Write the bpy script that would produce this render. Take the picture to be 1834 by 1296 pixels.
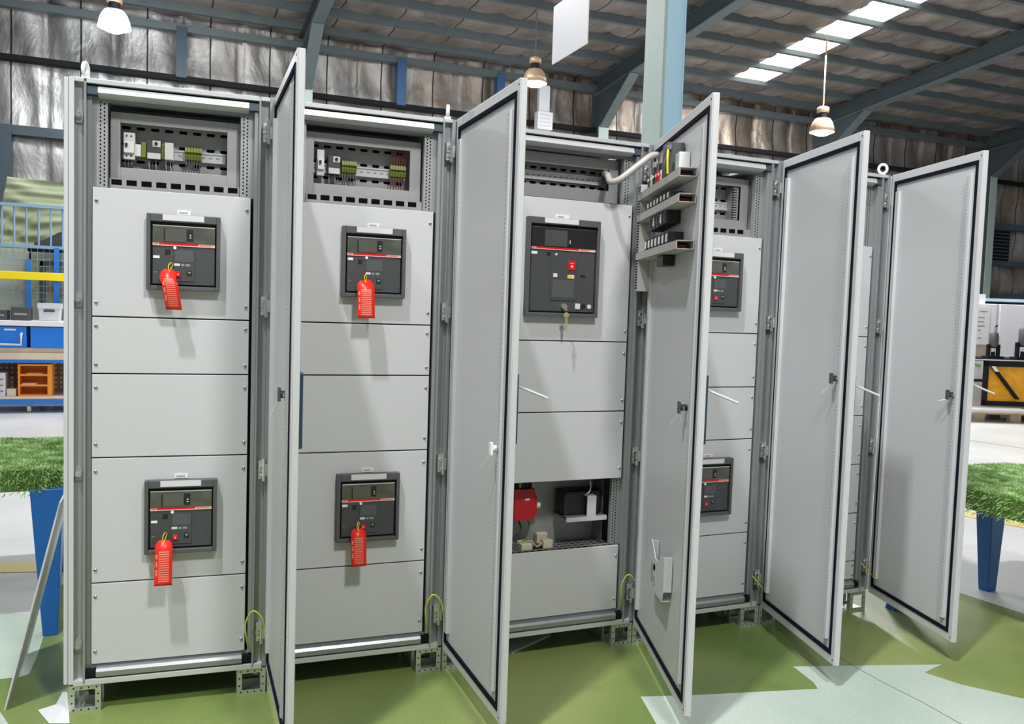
import bpy, bmesh, math, random
from mathutils import Vector, Matrix
random.seed(7)
SC = bpy.context.scene
for o in list(bpy.data.objects): bpy.data.objects.remove(o)
COL = SC.collection
PI = math.pi

# ------------------------------------------------------------------ camera
CAM = (0.2889, -3.1550, 1.3966)
r_ = Vector((0.92406636, -0.38076248, 0.03348578))
u_ = Vector((-0.00734156, 0.06990936, 0.99752633))
f_ = Vector((0.38216157, 0.92202636, -0.0618055))
cd = bpy.data.cameras.new('camera'); cam = bpy.data.objects.new('camera', cd); COL.objects.link(cam)
m = Matrix((r_, u_, -f_)).transposed().to_4x4(); m.translation = Vector(CAM); cam.matrix_world = m
cd.sensor_fit = 'HORIZONTAL'; cd.sensor_width = 36.0; cd.lens = 36.0 * 1538.2926 / 1834.0
cd.shift_x = -(928.9594 - 917.0) / 1834.0; cd.shift_y = (654.6343 - 648.0) / 1834.0
cd.clip_start = 0.05; cd.clip_end = 200
SC.camera = cam

# ------------------------------------------------------------------ light
SC.view_settings.view_transform = 'Standard'; SC.view_settings.look = 'None'
SC.view_settings.gamma = 1.0; SC.view_settings.use_curve_mapping = False
SC.view_settings.exposure = 0.02
W = bpy.data.worlds.new('world'); SC.world = W; W.use_nodes = True
W.node_tree.nodes['Background'].inputs[0].default_value = (0.93, 0.97, 1.0, 1)
W.node_tree.nodes['Background'].inputs[1].default_value = 0.21

def lamp(name, kind, loc, power, col=(1, 1, 1), size=0.3, aim=None, sy=None):
    l = bpy.data.lights.new(name, kind); l.energy = power; l.color = col
    if kind == 'AREA':
        l.size = size
        if sy: l.shape = 'RECTANGLE'; l.size_y = sy
    elif kind == 'SUN': l.angle = size
    else: l.shadow_soft_size = size
    o = bpy.data.objects.new(name, l); COL.objects.link(o); o.location = loc
    if aim is not None: o.rotation_euler = (Vector(aim) - Vector(loc)).to_track_quat('-Z', 'Y').to_euler()
    return o
# high-bay lamps of the hall above and behind the viewpoint, plus an added fill
lamp('high_bay_and_fill_light', 'POINT', (-2.2, -3.3, 11.0), 3900, (0.97, 0.99, 1.0), 0.22)
lamp('high_bay_and_fill_light', 'POINT', (-4.5, -6.0, 8.0), 800, (0.97, 0.99, 1.0), 0.3)
lamp('high_bay_and_fill_light', 'POINT', (1.3, -3.7, 5.0), 640, (1.0, 0.99, 0.97), 0.25)  # added fill, brightens the inner faces of the right-hand doors
# daylight from the roof light, then added broad fills over the rear aisle
lamp('roof_daylight', 'AREA', (11.3, 8.6, 6.15), 560, (1, 0.99, 0.96), 0.7, (11.3, 8.6, 0), 4.0)
lamp('aisle_fill', 'AREA', (1.5, 8.0, 6.0), 420, (1, 1, 1), 5.0, (1.5, 8.6, 0), 3.0)
lamp('aisle_fill', 'AREA', (8.0, 4.5, 6.3), 260, (1, 1, 1), 5.0, (8.0, 5.0, 0), 3.0)

# ------------------------------------------------------------------ materials
def mat(name, col, rough=0.5, metal=0.0, noise=0.0, scale=20.0, bump=0.0, emit=None, es=0.0, alpha=None, spec=0.5):
    M = bpy.data.materials.new(name); M.use_nodes = True
    nt = M.node_tree; b = nt.nodes['Principled BSDF']
    b.inputs['Base Color'].default_value = (*col, 1); b.inputs['Roughness'].default_value = rough
    b.inputs['Metallic'].default_value = metal; b.inputs['Specular IOR Level'].default_value = spec
    if emit: b.inputs['Emission Color'].default_value = (*emit, 1); b.inputs['Emission Strength'].default_value = es
    if alpha is not None: b.inputs['Alpha'].default_value = alpha
    if noise or bump:
        tc = nt.nodes.new('ShaderNodeTexCoord'); n = nt.nodes.new('ShaderNodeTexNoise')
        n.inputs['Scale'].default_value = scale; n.inputs['Detail'].default_value = 5
        nt.links.new(tc.outputs['Object'], n.inputs['Vector'])
        if noise:
            mx = nt.nodes.new('ShaderNodeMix'); mx.data_type = 'RGBA'
            mx.inputs[6].default_value = tuple(max(0, c * (1 - noise)) for c in col) + (1,)
            mx.inputs[7].default_value = tuple(min(1, c * (1 + noise)) for c in col) + (1,)
            nt.links.new(n.outputs['Fac'], mx.inputs[0]); nt.links.new(mx.outputs[2], b.inputs['Base Color'])
        if bump:
            bp = nt.nodes.new('ShaderNodeBump'); bp.inputs['Strength'].default_value = bump; bp.inputs['Distance'].default_value = 0.02
            nt.links.new(n.outputs['Fac'], bp.inputs['Height']); nt.links.new(bp.outputs['Normal'], b.inputs['Normal'])
    return M
PAINT = mat('light_grey_powder_coat', (0.565, 0.565, 0.58), 0.42, 0, 0.03, 60)
FRAME = mat('grey_frame_profile', (0.34, 0.355, 0.365), 0.34, 0.45, 0.05, 40)
RAILM = mat('bright_rail', (0.66, 0.67, 0.69), 0.3, 0.35)
GALV = mat('galvanised_steel', (0.60, 0.63, 0.58), 0.35, 0.7, 0.2, 50)
PLATE = mat('zinc_mounting_plate', (0.36, 0.36, 0.365), 0.45, 0.4, 0.06, 60)
INNER = mat('interior_grey_sheet', (0.22, 0.22, 0.23), 0.55, 0.2, 0.1, 60)
DARKGAP = mat('dark_gap', (0.012, 0.012, 0.014), 0.9, spec=0.1)
HOLE = mat('hole_black', (0.006, 0.006, 0.008), 1.0, spec=0.0)
GASKET = mat('black_gasket', (0.008, 0.008, 0.018), 0.9, spec=0.1)
SCREW = mat('screw_zinc', (0.55, 0.55, 0.52), 0.3, 0.8)
BEZEL = mat('dark_grey_bezel', (0.085, 0.088, 0.092), 0.5)
BODY = mat('charcoal_plastic', (0.058, 0.06, 0.064), 0.5, 0, 0.2, 90)
BLACK = mat('black_plastic', (0.012, 0.012, 0.013), 0.45)
SMOKE = mat('smoked_clear_cover', (0.09, 0.095, 0.08), 0.08, 0, 0.5, 25)
SCREEN = mat('grey_display', (0.10, 0.10, 0.085), 0.15)
RED = mat('red_stripe', (0.80, 0.0, 0.008), 0.4)
PINK = mat('pale_pink_print', (0.85, 0.45, 0.38), 0.5)
WHITE = mat('white_label', (0.80, 0.80, 0.80), 0.5)
LABEL = mat('pale_grey_label', (0.66, 0.66, 0.66), 0.35)
PRINT = mat('grey_print', (0.28, 0.28, 0.28), 0.6)
TAGRED = mat('red_tag_plastic', (0.78, 0.025, 0.012), 0.35, 0, 0.1, 60)
TAGTXT = mat('tag_print', (0.72, 0.22, 0.16), 0.5)
YELLOW = mat('yellow_tie', (0.72, 0.62, 0.03), 0.5)
YG = mat('yellow_green_wire', (0.55, 0.60, 0.05), 0.4)
OLIVE = mat('olive_terminal', (0.20, 0.22, 0.03), 0.5)
WIREG = mat('grey_wire', (0.11, 0.11, 0.12), 0.5)
WIRER = mat('red_brown_wire', (0.22, 0.035, 0.03), 0.5)
CREAM = mat('cream_plastic', (0.62, 0.58, 0.42), 0.5)
UNITRED = mat('red_unit', (0.45, 0.008, 0.02), 0.4)
TRUNK = mat('grey_trunking', (0.47, 0.44, 0.42), 0.55)
HOSE = mat('ribbed_beige_hose', (0.46, 0.43, 0.40), 0.4)
GOLD = mat('brass_key', (0.60, 0.52, 0.28), 0.35, 0.6)
STEELBLUE = mat('blue_grey_steel', (0.05, 0.075, 0.095), 0.5, 0, 0.15, 3)
POSTBLUE = mat('blue_post', (0.035, 0.10, 0.22), 0.5)
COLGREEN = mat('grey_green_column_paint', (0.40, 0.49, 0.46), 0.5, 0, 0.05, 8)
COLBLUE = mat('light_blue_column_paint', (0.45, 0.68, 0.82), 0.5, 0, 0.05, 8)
RAFTER = mat('dark_rafter', (0.055, 0.072, 0.078), 0.6, 0, 0.2, 4)
PURLIN = mat('grey_blue_purlin', (0.12, 0.145, 0.15), 0.5, 0.2, 0.15, 6)
BLUEP = mat('blue_leg_paint', (0.01, 0.11, 0.36), 0.4, 0, 0.1, 20)
BRBLUE = mat('bright_blue_drawer', (0.01, 0.20, 0.75), 0.4)
CARTBLUE = mat('cart_blue', (0.02, 0.18, 0.60), 0.4)
YELB = mat('yellow_beam', (0.95, 0.74, 0.0), 0.4)
WOODL = mat('pale_wood', (0.72, 0.60, 0.45), 0.6, 0, 0.1, 10)
ORANGE = mat('orange_shelf', (0.82, 0.28, 0.02), 0.5)
ORSTEEL = mat('orange_panel', (0.72, 0.33, 0.01), 0.5, 0, 0.3, 12)
BLKSTEEL = mat('black_steel', (0.012, 0.012, 0.015), 0.7, spec=0.15)
WHITEP = mat('white_paint', (0.86, 0.86, 0.9), 0.4)
WOODB = mat('pallet_wood', (0.45, 0.36, 0.25), 0.8, 0, 0.3, 12)
BROWN = mat('brown_board', (0.26, 0.14, 0.09), 0.7)
BEIGEG = mat('beige_green_sheet', (0.50, 0.53, 0.42), 0.7, 0, 0.06, 2)
GREYB = mat('grey_case', (0.62, 0.64, 0.66), 0.4)
DKCASE = mat('dark_case', (0.06, 0.065, 0.07), 0.5)
LAMPSH = mat('lamp_spun_metal', (0.42, 0.30, 0.20), 0.35, 0.3)
BULB = mat('lit_bulb', (1, 1, 1), 0.4, emit=(0.85, 0.93, 1.0), es=22)
SKYL = mat('translucent_skylight', (1, 1, 1), 0.5, emit=(1.0, 0.98, 0.92), es=3.2)
CORDM = mat('cord', (0.10, 0.08, 0.07), 0.7)
GLASSC = mat('lamp_glass', (0.8, 0.88, 1.0), 0.1, alpha=0.35)
HDARK = mat('dark_blue_handle', (0.025, 0.055, 0.10), 0.4)
CHROME = mat('chrome', (0.7, 0.7, 0.7), 0.2, 0.9)

def grass_mat():
    M = bpy.data.materials.new('artificial_grass'); M.use_nodes = True; nt = M.node_tree; b = nt.nodes['Principled BSDF']
    oi = nt.nodes.new('ShaderNodeTexCoord'); n = nt.nodes.new('ShaderNodeTexNoise'); n.inputs['Scale'].default_value = 14; n.inputs['Detail'].default_value = 6
    nt.links.new(oi.outputs['Object'], n.inputs['Vector'])
    cr = nt.nodes.new('ShaderNodeValToRGB'); cr.color_ramp.elements[0].position = 0.36; cr.color_ramp.elements[1].position = 0.66
    cr.color_ramp.elements[0].color = (0.14, 0.30, 0.05, 1); cr.color_ramp.elements[1].color = (0.60, 0.80, 0.40, 1)
    nt.links.new(n.outputs['Fac'], cr.inputs[0]); nt.links.new(cr.outputs[0], b.inputs['Base Color']); b.inputs['Roughness'].default_value = 0.5
    return M
GRASS = grass_mat()

def foil_mat(name, bright, dark, brown, seam=0.0, ax='X', rough=0.46, metal=0.75, blo=(0.45, 0.7)):
    """crinkled foil insulation: creased bump, brown stains"""
    M = bpy.data.materials.new(name); M.use_nodes = True; nt = M.node_tree; N = nt.nodes; L = nt.links; b = N['Principled BSDF']
    tc = N.new('ShaderNodeTexCoord')
    mp = N.new('ShaderNodeMapping'); mp.inputs['Scale'].default_value = (1.5, 1.5, 0.7) if ax == 'X' else (1.4, 0.8, 1); L.new(tc.outputs['Object'], mp.inputs[0])
    n1 = N.new('ShaderNodeTexNoise'); n1.inputs['Scale'].default_value = 1.7; n1.inputs['Detail'].default_value = 6; n1.inputs['Distortion'].default_value = 0.25; L.new(mp.outputs[0], n1.inputs[0])
    n2 = N.new('ShaderNodeTexNoise'); n2.inputs['Scale'].default_value = 0.9; n2.inputs['Detail'].default_value = 6; n2.inputs['Roughness'].default_value = 0.7; L.new(tc.outputs['Object'], n2.inputs[0])
    r1 = N.new('ShaderNodeValToRGB'); r1.color_ramp.elements[0].position = 0.3; r1.color_ramp.elements[1].position = 0.72
    r1.color_ramp.elements[0].color = (*dark, 1); r1.color_ramp.elements[1].color = (*bright, 1); L.new(n1.outputs['Fac'], r1.inputs[0])
    r2 = N.new('ShaderNodeValToRGB'); r2.color_ramp.elements[0].position = blo[0]; r2.color_ramp.elements[1].position = blo[1]
    L.new(n2.outputs['Fac'], r2.inputs[0])
    gx = N.new('ShaderNodeSeparateXYZ'); L.new(tc.outputs['Object'], gx.inputs[0])
    mr = N.new('ShaderNodeMapRange'); mr.inputs['From Min'].default_value = 0.0; mr.inputs['From Max'].default_value = 7.0; mr.inputs['To Min'].default_value = 0.12; mr.inputs['To Max'].default_value = 1.0; L.new(gx.outputs['X'], mr.inputs[0])
    ml = N.new('ShaderNodeMath'); ml.operation = 'MULTIPLY'; L.new(r2.outputs[0], ml.inputs[0]); L.new(mr.outputs[0], ml.inputs[1])
    mx = N.new('ShaderNodeMix'); mx.data_type = 'RGBA'; L.new(ml.outputs[0], mx.inputs[0]); L.new(r1.outputs[0], mx.inputs[6]); mx.inputs[7].default_value = (*brown, 1)
    # overlapped sheet edges: a thin dark line every metre
    sx = N.new('ShaderNodeSeparateXYZ'); L.new(tc.outputs['Object'], sx.inputs[0])
    fr = N.new('ShaderNodeMath'); fr.operation = 'PINGPONG'; fr.inputs[1].default_value = 0.5; L.new(sx.outputs['X'], fr.inputs[0])
    lt = N.new('ShaderNodeMath'); lt.operation = 'LESS_THAN'; lt.inputs[1].default_value = 0.013; L.new(fr.outputs[0], lt.inputs[0])
    m3 = N.new('ShaderNodeMix'); m3.data_type = 'RGBA'; L.new(lt.outputs[0], m3.inputs[0]); L.new(mx.outputs[2], m3.inputs[6]); m3.inputs[7].default_value = (0.04, 0.035, 0.025, 1)
    L.new(m3.outputs[2], b.inputs['Base Color']); b.inputs['Roughness'].default_value = rough; b.inputs['Metallic'].default_value = metal
    bp = N.new('ShaderNodeBump'); bp.inputs['Strength'].default_value = 0.5; bp.inputs['Distance'].default_value = 0.12; L.new(n1.outputs['Fac'], bp.inputs['Height']); L.new(bp.outputs[0], b.inputs['Normal'])
    return M
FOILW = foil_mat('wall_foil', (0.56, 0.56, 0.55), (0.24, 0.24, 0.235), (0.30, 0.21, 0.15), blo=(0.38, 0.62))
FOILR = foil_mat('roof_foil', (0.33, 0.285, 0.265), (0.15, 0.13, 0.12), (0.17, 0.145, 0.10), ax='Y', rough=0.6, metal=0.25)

def floor_mat(name, c0, c1, rough=0.28, scale=1.3):
    M = bpy.data.materials.new(name); M.use_nodes = True; nt = M.node_tree; N = nt.nodes; L = nt.links; b = N['Principled BSDF']
    tc = N.new('ShaderNodeTexCoord'); n = N.new('ShaderNodeTexNoise'); n.inputs['Scale'].default_value = scale; n.inputs['Detail'].default_value = 8; L.new(tc.outputs['Object'], n.inputs[0])
    n2 = N.new('ShaderNodeTexNoise'); n2.inputs['Scale'].default_value = 160; L.new(tc.outputs['Object'], n2.inputs[0])
    cr = N.new('ShaderNodeValToRGB'); cr.color_ramp.elements[0].position = 0.35; cr.color_ramp.elements[1].position = 0.65
    cr.color_ramp.elements[0].color = (*c0, 1); cr.color_ramp.elements[1].color = (*c1, 1); L.new(n.outputs['Fac'], cr.inputs[0])
    mx = N.new('ShaderNodeMix'); mx.data_type = 'RGBA'; mx.blend_type = 'OVERLAY'; mx.inputs[0].default_value = 0.25; L.new(cr.outputs[0], mx.inputs[6]); L.new(n2.outputs['Fac'], mx.inputs[7])
    L.new(mx.outputs[2], b.inputs['Base Color']); b.inputs['Roughness'].default_value = rough
    return M
FL_GREY = floor_mat('pale_grey_epoxy', (0.66, 0.68, 0.68), (0.78, 0.78, 0.78))
FL_GREEN = floor_mat('green_epoxy', (0.115, 0.19, 0.045), (0.25, 0.30, 0.10), 0.3, 0.9)
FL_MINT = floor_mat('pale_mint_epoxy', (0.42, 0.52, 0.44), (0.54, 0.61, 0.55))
FL_YEL = floor_mat('yellow_line_paint', (0.85, 0.68, 0.25), (0.9, 0.76, 0.4))

# ------------------------------------------------------------------ mesh builder
class MB:
    def __init__(s): s.v = []; s.f = []; s.fm = []; s.mats = []; s.sm = []
    def mi(s, m):
        if m not in s.mats: s.mats.append(m)
        return s.mats.index(m)
    def add(s, vs, fs, m, smooth=False):
        k = len(s.v); s.v += [tuple(v) for v in vs]
        for f in fs: s.f.append([k + i for i in f]); s.fm.append(s.mi(m)); s.sm.append(smooth)
        return s
    def box(s, x0, x1, y0, y1, z0, z1, m, M=None):
        vs = [Vector((x, y, z)) for x in (x0, x1) for y in (y0, y1) for z in (z0, z1)]
        if M is not None: vs = [M @ v for v in vs]
        return s.add(vs, [(0, 1, 3, 2), (4, 6, 7, 5), (0, 4, 5, 1), (2, 3, 7, 6), (0, 2, 6, 4), (1, 5, 7, 3)], m)
    def ring(s, x0, x1, z0, z1, a, b_, c, d, y0, y1, m):
        """rectangular frame in the XZ plane with hole a..b_ x c..d"""
        s.box(x0, a, y0, y1, z0, z1, m); s.box(b_, x1, y0, y1, z0, z1, m)
        s.box(a, b_, y0, y1, z0, c, m); s.box(a, b_, y0, y1, d, z1, m); return s
    def lathe(s, prof, c, m, seg=24, axis=(0, 0, 1), cap=True):
        ax = Vector(axis).normalized(); q = Vector((0, 0, 1)).rotation_difference(ax); vs = []; n = len(prof)
        for (r, h) in prof:
            for k in range(seg):
                t = 2 * PI * k / seg; vs.append(q @ Vector((r * math.cos(t), r * math.sin(t), h)) + Vector(c))
        fs = [(i * seg + k, i * seg + (k + 1) % seg, (i + 1) * seg + (k + 1) % seg, (i + 1) * seg + k) for i in range(n - 1) for k in range(seg)]
        s.add(vs, fs, m, True)
        if cap:
            s.add(vs[:seg], [tuple(reversed(range(seg)))], m); s.add(vs[-seg:], [tuple(range(seg))], m)
        return s
    def cyl(s, p0, p1, r, m, seg=12, r1=None):
        p0 = Vector(p0); p1 = Vector(p1); d = (p1 - p0)
        return s.lathe([(r, 0), (r if r1 is None else r1, d.length)], p0, m, seg, d)
    def tube(s, pts, r, m, seg=8, rib=0.0):
        pts = [Vector(p) for p in pts]; vs = []; up = Vector((0.13, 0.31, 1)).normalized(); n = len(pts); prev = None
        for i, p in enumerate(pts):
            t = (pts[min(i + 1, n - 1)] - pts[max(i - 1, 0)]).normalized()
            a = t.cross(up) if prev is None else prev - t * prev.dot(t)
            if a.length < 1e-5: a = t.cross(Vector((1, 0, 0)))
            a.normalize(); prev = a; b = t.cross(a); rr = r * (1 + (rib if i % 2 else 0))
            for k in range(seg):
                w = 2 * PI * k / seg; vs.append(p + a * rr * math.cos(w) + b * rr * math.sin(w))
        fs = [(i * seg + k, i * seg + (k + 1) % seg, (i + 1) * seg + (k + 1) % seg, (i + 1) * seg + k) for i in range(n - 1) for k in range(seg)]
        s.add(vs, fs, m, True); s.add(vs[:seg], [tuple(reversed(range(seg)))], m); s.add(vs[-seg:], [tuple(range(seg))], m)
        return s
    def prism(s, poly, y0, y1, m, M=None, plane='XZ'):
        n = len(poly)
        P = (lambda p, y: Vector((p[0], y, p[1]))) if plane == 'XZ' else ((lambda p, y: Vector((p[0], p[1], y))) if plane == 'XY' else (lambda p, y: Vector((y, p[0], p[1]))))
        vs = [P(p, y0) for p in poly] + [P(p, y1) for p in poly]
        if M is not None: vs = [M @ v for v in vs]
        return s.add(vs, [tuple(range(n)), tuple(reversed(range(n, 2 * n)))] + [(i, (i + 1) % n, n + (i + 1) % n, n + i) for i in range(n)], m)
    def build(s, name, parent=None, loc=(0, 0, 0), rz=0.0, bevel=0.0, label=None):
        me = bpy.data.meshes.new(name); me.from_pydata(s.v, [], s.f)
        for m in s.mats: me.materials.append(m)
        for p, k, q in zip(me.polygons, s.fm, s.sm): p.material_index = k; p.use_smooth = q
        bm = bmesh.new(); bm.from_mesh(me); bmesh.ops.recalc_face_normals(bm, faces=bm.faces); bm.to_mesh(me); bm.free()
        o = bpy.data.objects.new(name, me); COL.objects.link(o); o.location = loc; o.rotation_euler = (0, 0, rz)
        if parent is not None: o.parent = parent
        if bevel:
            md = o.modifiers.new('bevel', 'BEVEL'); md.width = bevel; md.segments = 2; md.limit_method = 'ANGLE'; md.angle_limit = math.radians(50)
        if label: o['label'] = label
        return o
def tag(o, label=None, cat=None, group=None, kind=None):
    if label: o['label'] = label
    if cat: o['category'] = cat
    if group: o['group'] = group
    if kind: o['kind'] = kind
    return o
def empty(name, loc=(0, 0, 0), rz=0.0, parent=None):
    o = bpy.data.objects.new(name, None); COL.objects.link(o); o.location = loc; o.rotation_euler = (0, 0, rz); o.empty_display_size = 0.05
    if parent is not None: o.parent = parent
    return o
def struct(name, mb, **k): o = mb.build(name, **k); o['kind'] = 'structure'; return o
def bez(P, n=16):
    """Catmull-Rom through points"""
    P = [Vector(p) for p in P]; Q = [P[0]] + P + [P[-1]]; out = []
    for i in range(1, len(Q) - 2):
        a, b, c, d = Q[i - 1], Q[i], Q[i + 1], Q[i + 2]
        for k in range(n):
            t = k / n; out.append(0.5 * ((2 * b) + (c - a) * t + (2 * a - 5 * b + 4 * c - d) * t * t + (3 * b - a - 3 * c + d) * t ** 3))
    out.append(P[-1]); return out
def text_part(txt, size, m, parent, M, name='lettering'):
    cu = bpy.data.curves.new(name, 'FONT'); cu.body = txt; cu.size = size; cu.extrude = 0.0004; cu.resolution_u = 2
    t = bpy.data.objects.new(name, cu); COL.objects.link(t); bpy.context.view_layer.update()
    me = bpy.data.meshes.new_from_object(t.evaluated_get(bpy.context.evaluated_depsgraph_get())); bpy.data.objects.remove(t)
    me.materials.clear(); me.materials.append(m); me.transform(M)
    o = bpy.data.objects.new(name, me); COL.objects.link(o)
    if parent is not None: o.parent = parent
    return o
RX = Matrix.Rotation(PI / 2, 4, 'X')      # text lying in XY -> standing in XZ facing -Y

# ------------------------------------------------------------------ structure: floor
fb = MB(); fb.box(-9, 32, -9, 13.3, -0.2, 0, FL_GREY); struct('floor', fb)
def patch(poly, m, z=0.0012, name='floor'):
    b = MB(); n = len(poly); b.add([(x, y, z) for x, y in poly], [tuple(range(n))], m); return struct(name, b)
patch([(-2.2, -4.5), (3.4, -4.5), (4.9, -1.9), (4.215, -0.288), (4.175, 0.077), (3.951, 0.279), (3.744, 0.39), (3.4, 0.95), (-0.10, 1.62), (-0.153, 1.526), (-0.201, 1.08), (-2.2, 1.25)], FL_GREEN, 0.0010)
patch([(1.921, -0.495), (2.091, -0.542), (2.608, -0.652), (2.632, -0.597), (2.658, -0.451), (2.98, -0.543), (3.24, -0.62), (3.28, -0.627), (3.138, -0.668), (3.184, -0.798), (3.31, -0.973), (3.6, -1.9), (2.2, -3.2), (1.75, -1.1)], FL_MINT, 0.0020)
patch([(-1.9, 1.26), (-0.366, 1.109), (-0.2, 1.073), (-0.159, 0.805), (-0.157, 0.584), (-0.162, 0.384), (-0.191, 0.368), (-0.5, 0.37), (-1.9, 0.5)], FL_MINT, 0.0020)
patch([(-0.095, 0.061), (-0.044, 0.088), (-0.033, 0.185), (-0.018, 0.18), (0.013, -0.074), (-0.049, -0.054)], FL_GREY, 0.0020)  # light reflected between the shadows, painted as a pale patch
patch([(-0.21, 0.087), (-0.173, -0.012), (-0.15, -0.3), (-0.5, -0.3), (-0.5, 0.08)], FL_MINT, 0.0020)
patch([(-3.5, 2.45), (-0.493, 1.945), (-0.1, 1.86), (0.9, 1.66), (0.9, 1.5), (-0.16, 1.70), (-0.464, 1.757), (-3.5, 2.25)], FL_YEL, 0.0024)
patch([(5.55, 2.2), (5.927, 1.536), (6.074, 1.121), (6.5, 0.3), (6.33, 0.2), (5.896, 0.986), (5.776, 1.408), (5.4, 2.1)], FL_YEL, 0.0024)
for pts in ([(2.93, -0.40), (2.904, -0.53), (2.898, -0.683), (2.906, -0.864), (2.897, -1.03), (2.88, -1.6)], [(9.2, 6.2), (9.52, 4.554), (9.648, 3.828), (9.7, 3.0)]):
    b = MB()
    for (p, q) in zip(pts[:-1], pts[1:]):
        w = 0.0022 if p[0] < 5 else 0.008; b.add([(p[0] - w, p[1], 0.0031), (p[0] + w, p[1], 0.0031), (q[0] + w, q[1], 0.0031), (q[0] - w, q[1], 0.0031)], [(0, 1, 2, 3)], PRINT)
    struct('floor', b)

# ------------------------------------------------------------------ structure: back wall
WY = 13.0; EZ = 6.08
def wavy_wall():
    b = MB(); vs = []; fs = []; nx = 640; nz = 26; x0, x1 = -9.0, 31.0
    for j in range(nz + 1):
        for i in range(nx + 1):
            x = x0 + (x1 - x0) * i / nx; z = (EZ + 0.25) * j / nz
            ph = (x * 1.0) % 1.0; seam = math.exp(-((ph - 0.5) / 0.035) ** 2) * 0.06
            sag = 0.07 * math.sin(z * 2.6 + 1.1) ** 2 + 0.03 * math.sin(x * 5.3 + 1.6 * math.sin(z * 1.3 + x)) + 0.015 * math.sin(x * 13 + z * 2)
            vs.append((x, WY - sag + seam, z))
    for j in range(nz):
        for i in range(nx): a = j * (nx + 1) + i; fs.append((a, a + 1, a + nx + 2, a + nx + 1))
    b.add(vs, fs, FOILW, True); return b
struct('wall_back', wavy_wall())
def bar(name, x0, x1, y0, y1, z0, z1, m): b = MB(); b.box(x0, x1, y0, y1, z0, z1, m); return struct(name, b)
k = 1
for z, t in ((5.15, 0.08), (4.02, 0.15), (3.08, 0.12), (2.25, 0.12), (5.98, 0.12)):
    bar('trim_%d' % k, -9, 31, WY - 0.30, WY - 0.14, z - t / 2, z + t / 2, (BLKSTEEL if z > 5 else STEELBLUE) if z != 5.98 else PURLIN); k += 1
for i, (x, m, w) in enumerate(((0.53, mat('slate_post', (.03, .06, .085), .5), 0.16), (4.32, POSTBLUE, 0.17), (6.28, POSTBLUE, 0.15), (-2.06, STEELBLUE, 0.2), (11.2, STEELBLUE, 0.12), (17.1, STEELBLUE, 0.12), (18.2, STEELBLUE, 0.12))):
    zt = 5.98 if i in (0, 1, 2) else 4.02
    zb = 0 if i > 2 else 5.15
    if i > 3: continue
    bar('trim_%d' % k, x - w / 2, x + w / 2, WY - 0.34, WY - 0.15, zb, zt, m); k += 1
# louvre window in the wall at the right
b = MB(); b.box(19.15, 20.6, WY - 0.2, WY - 0.1, 3.14, 4.0, BLKSTEEL)
for j in range(9): b.box(19.2, 20.55, WY - 0.24, WY - 0.16, 3.2 + j * 0.09, 3.225 + j * 0.09, STEELBLUE)
struct('window_1', b)

# ------------------------------------------------------------------ structure: roof
SL = 0.093
def rz(y): return EZ + 0.10 + (WY - y) * SL
def roof():
    b = MB(); vs = []; fs = []; nx = 420; ny = 110; x0, x1 = -9., 31.; y0, y1 = -1.0, WY + 0.2
    for j in range(ny + 1):
        for i in range(nx + 1):
            x = x0 + (x1 - x0) * i / nx; y = y0 + (y1 - y0) * j / ny
            t = ((y - 12.48) / 0.78) % 1.0; sag = 0.05 * math.sin(PI * t) ** 2
            ph = (x * 0.98) % 1.0; seam = math.exp(-((ph - .5) / .05) ** 2) * .035
            vs.append((x, y, rz(y) + 0.075 - sag + seam + 0.012 * math.sin(x * 9 + 2 * math.sin(y * 3))))
    for j in range(ny):
        for i in range(nx):
            x = x0 + (x1 - x0) * (i + .5) / nx; y = y0 + (y1 - y0) * (j + .5) / ny
            if 11.0 < x < 11.75 and 3.0 < y < 11.75: continue
            a = j * (nx + 1) + i; fs.append((a, a + nx + 1, a + nx + 2, a + 1))
    b.add(vs, fs, FOILR, True); return b
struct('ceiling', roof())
b = MB(); vs = []
for (x, y) in ((10.98, 3.0), (11.77, 3.0), (11.77, 11.76), (10.98, 11.76)): vs.append((x, y, rz(y) + 0.03))
b.add(vs, [(0, 1, 2, 3)], SKYL); struct('window_2', b)
y = 12.48; 
while y > -1:
    b = MB(); z = rz(y); b.box(-9, 31, y - 0.01, y + 0.01, z - 0.05, z + 0.09, PURLIN); b.box(-9, 31, y - 0.01, y + 0.075, z - 0.056, z - 0.05, PURLIN)
    struct('trim_%d' % k, b); k += 1; y -= 0.78
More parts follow.
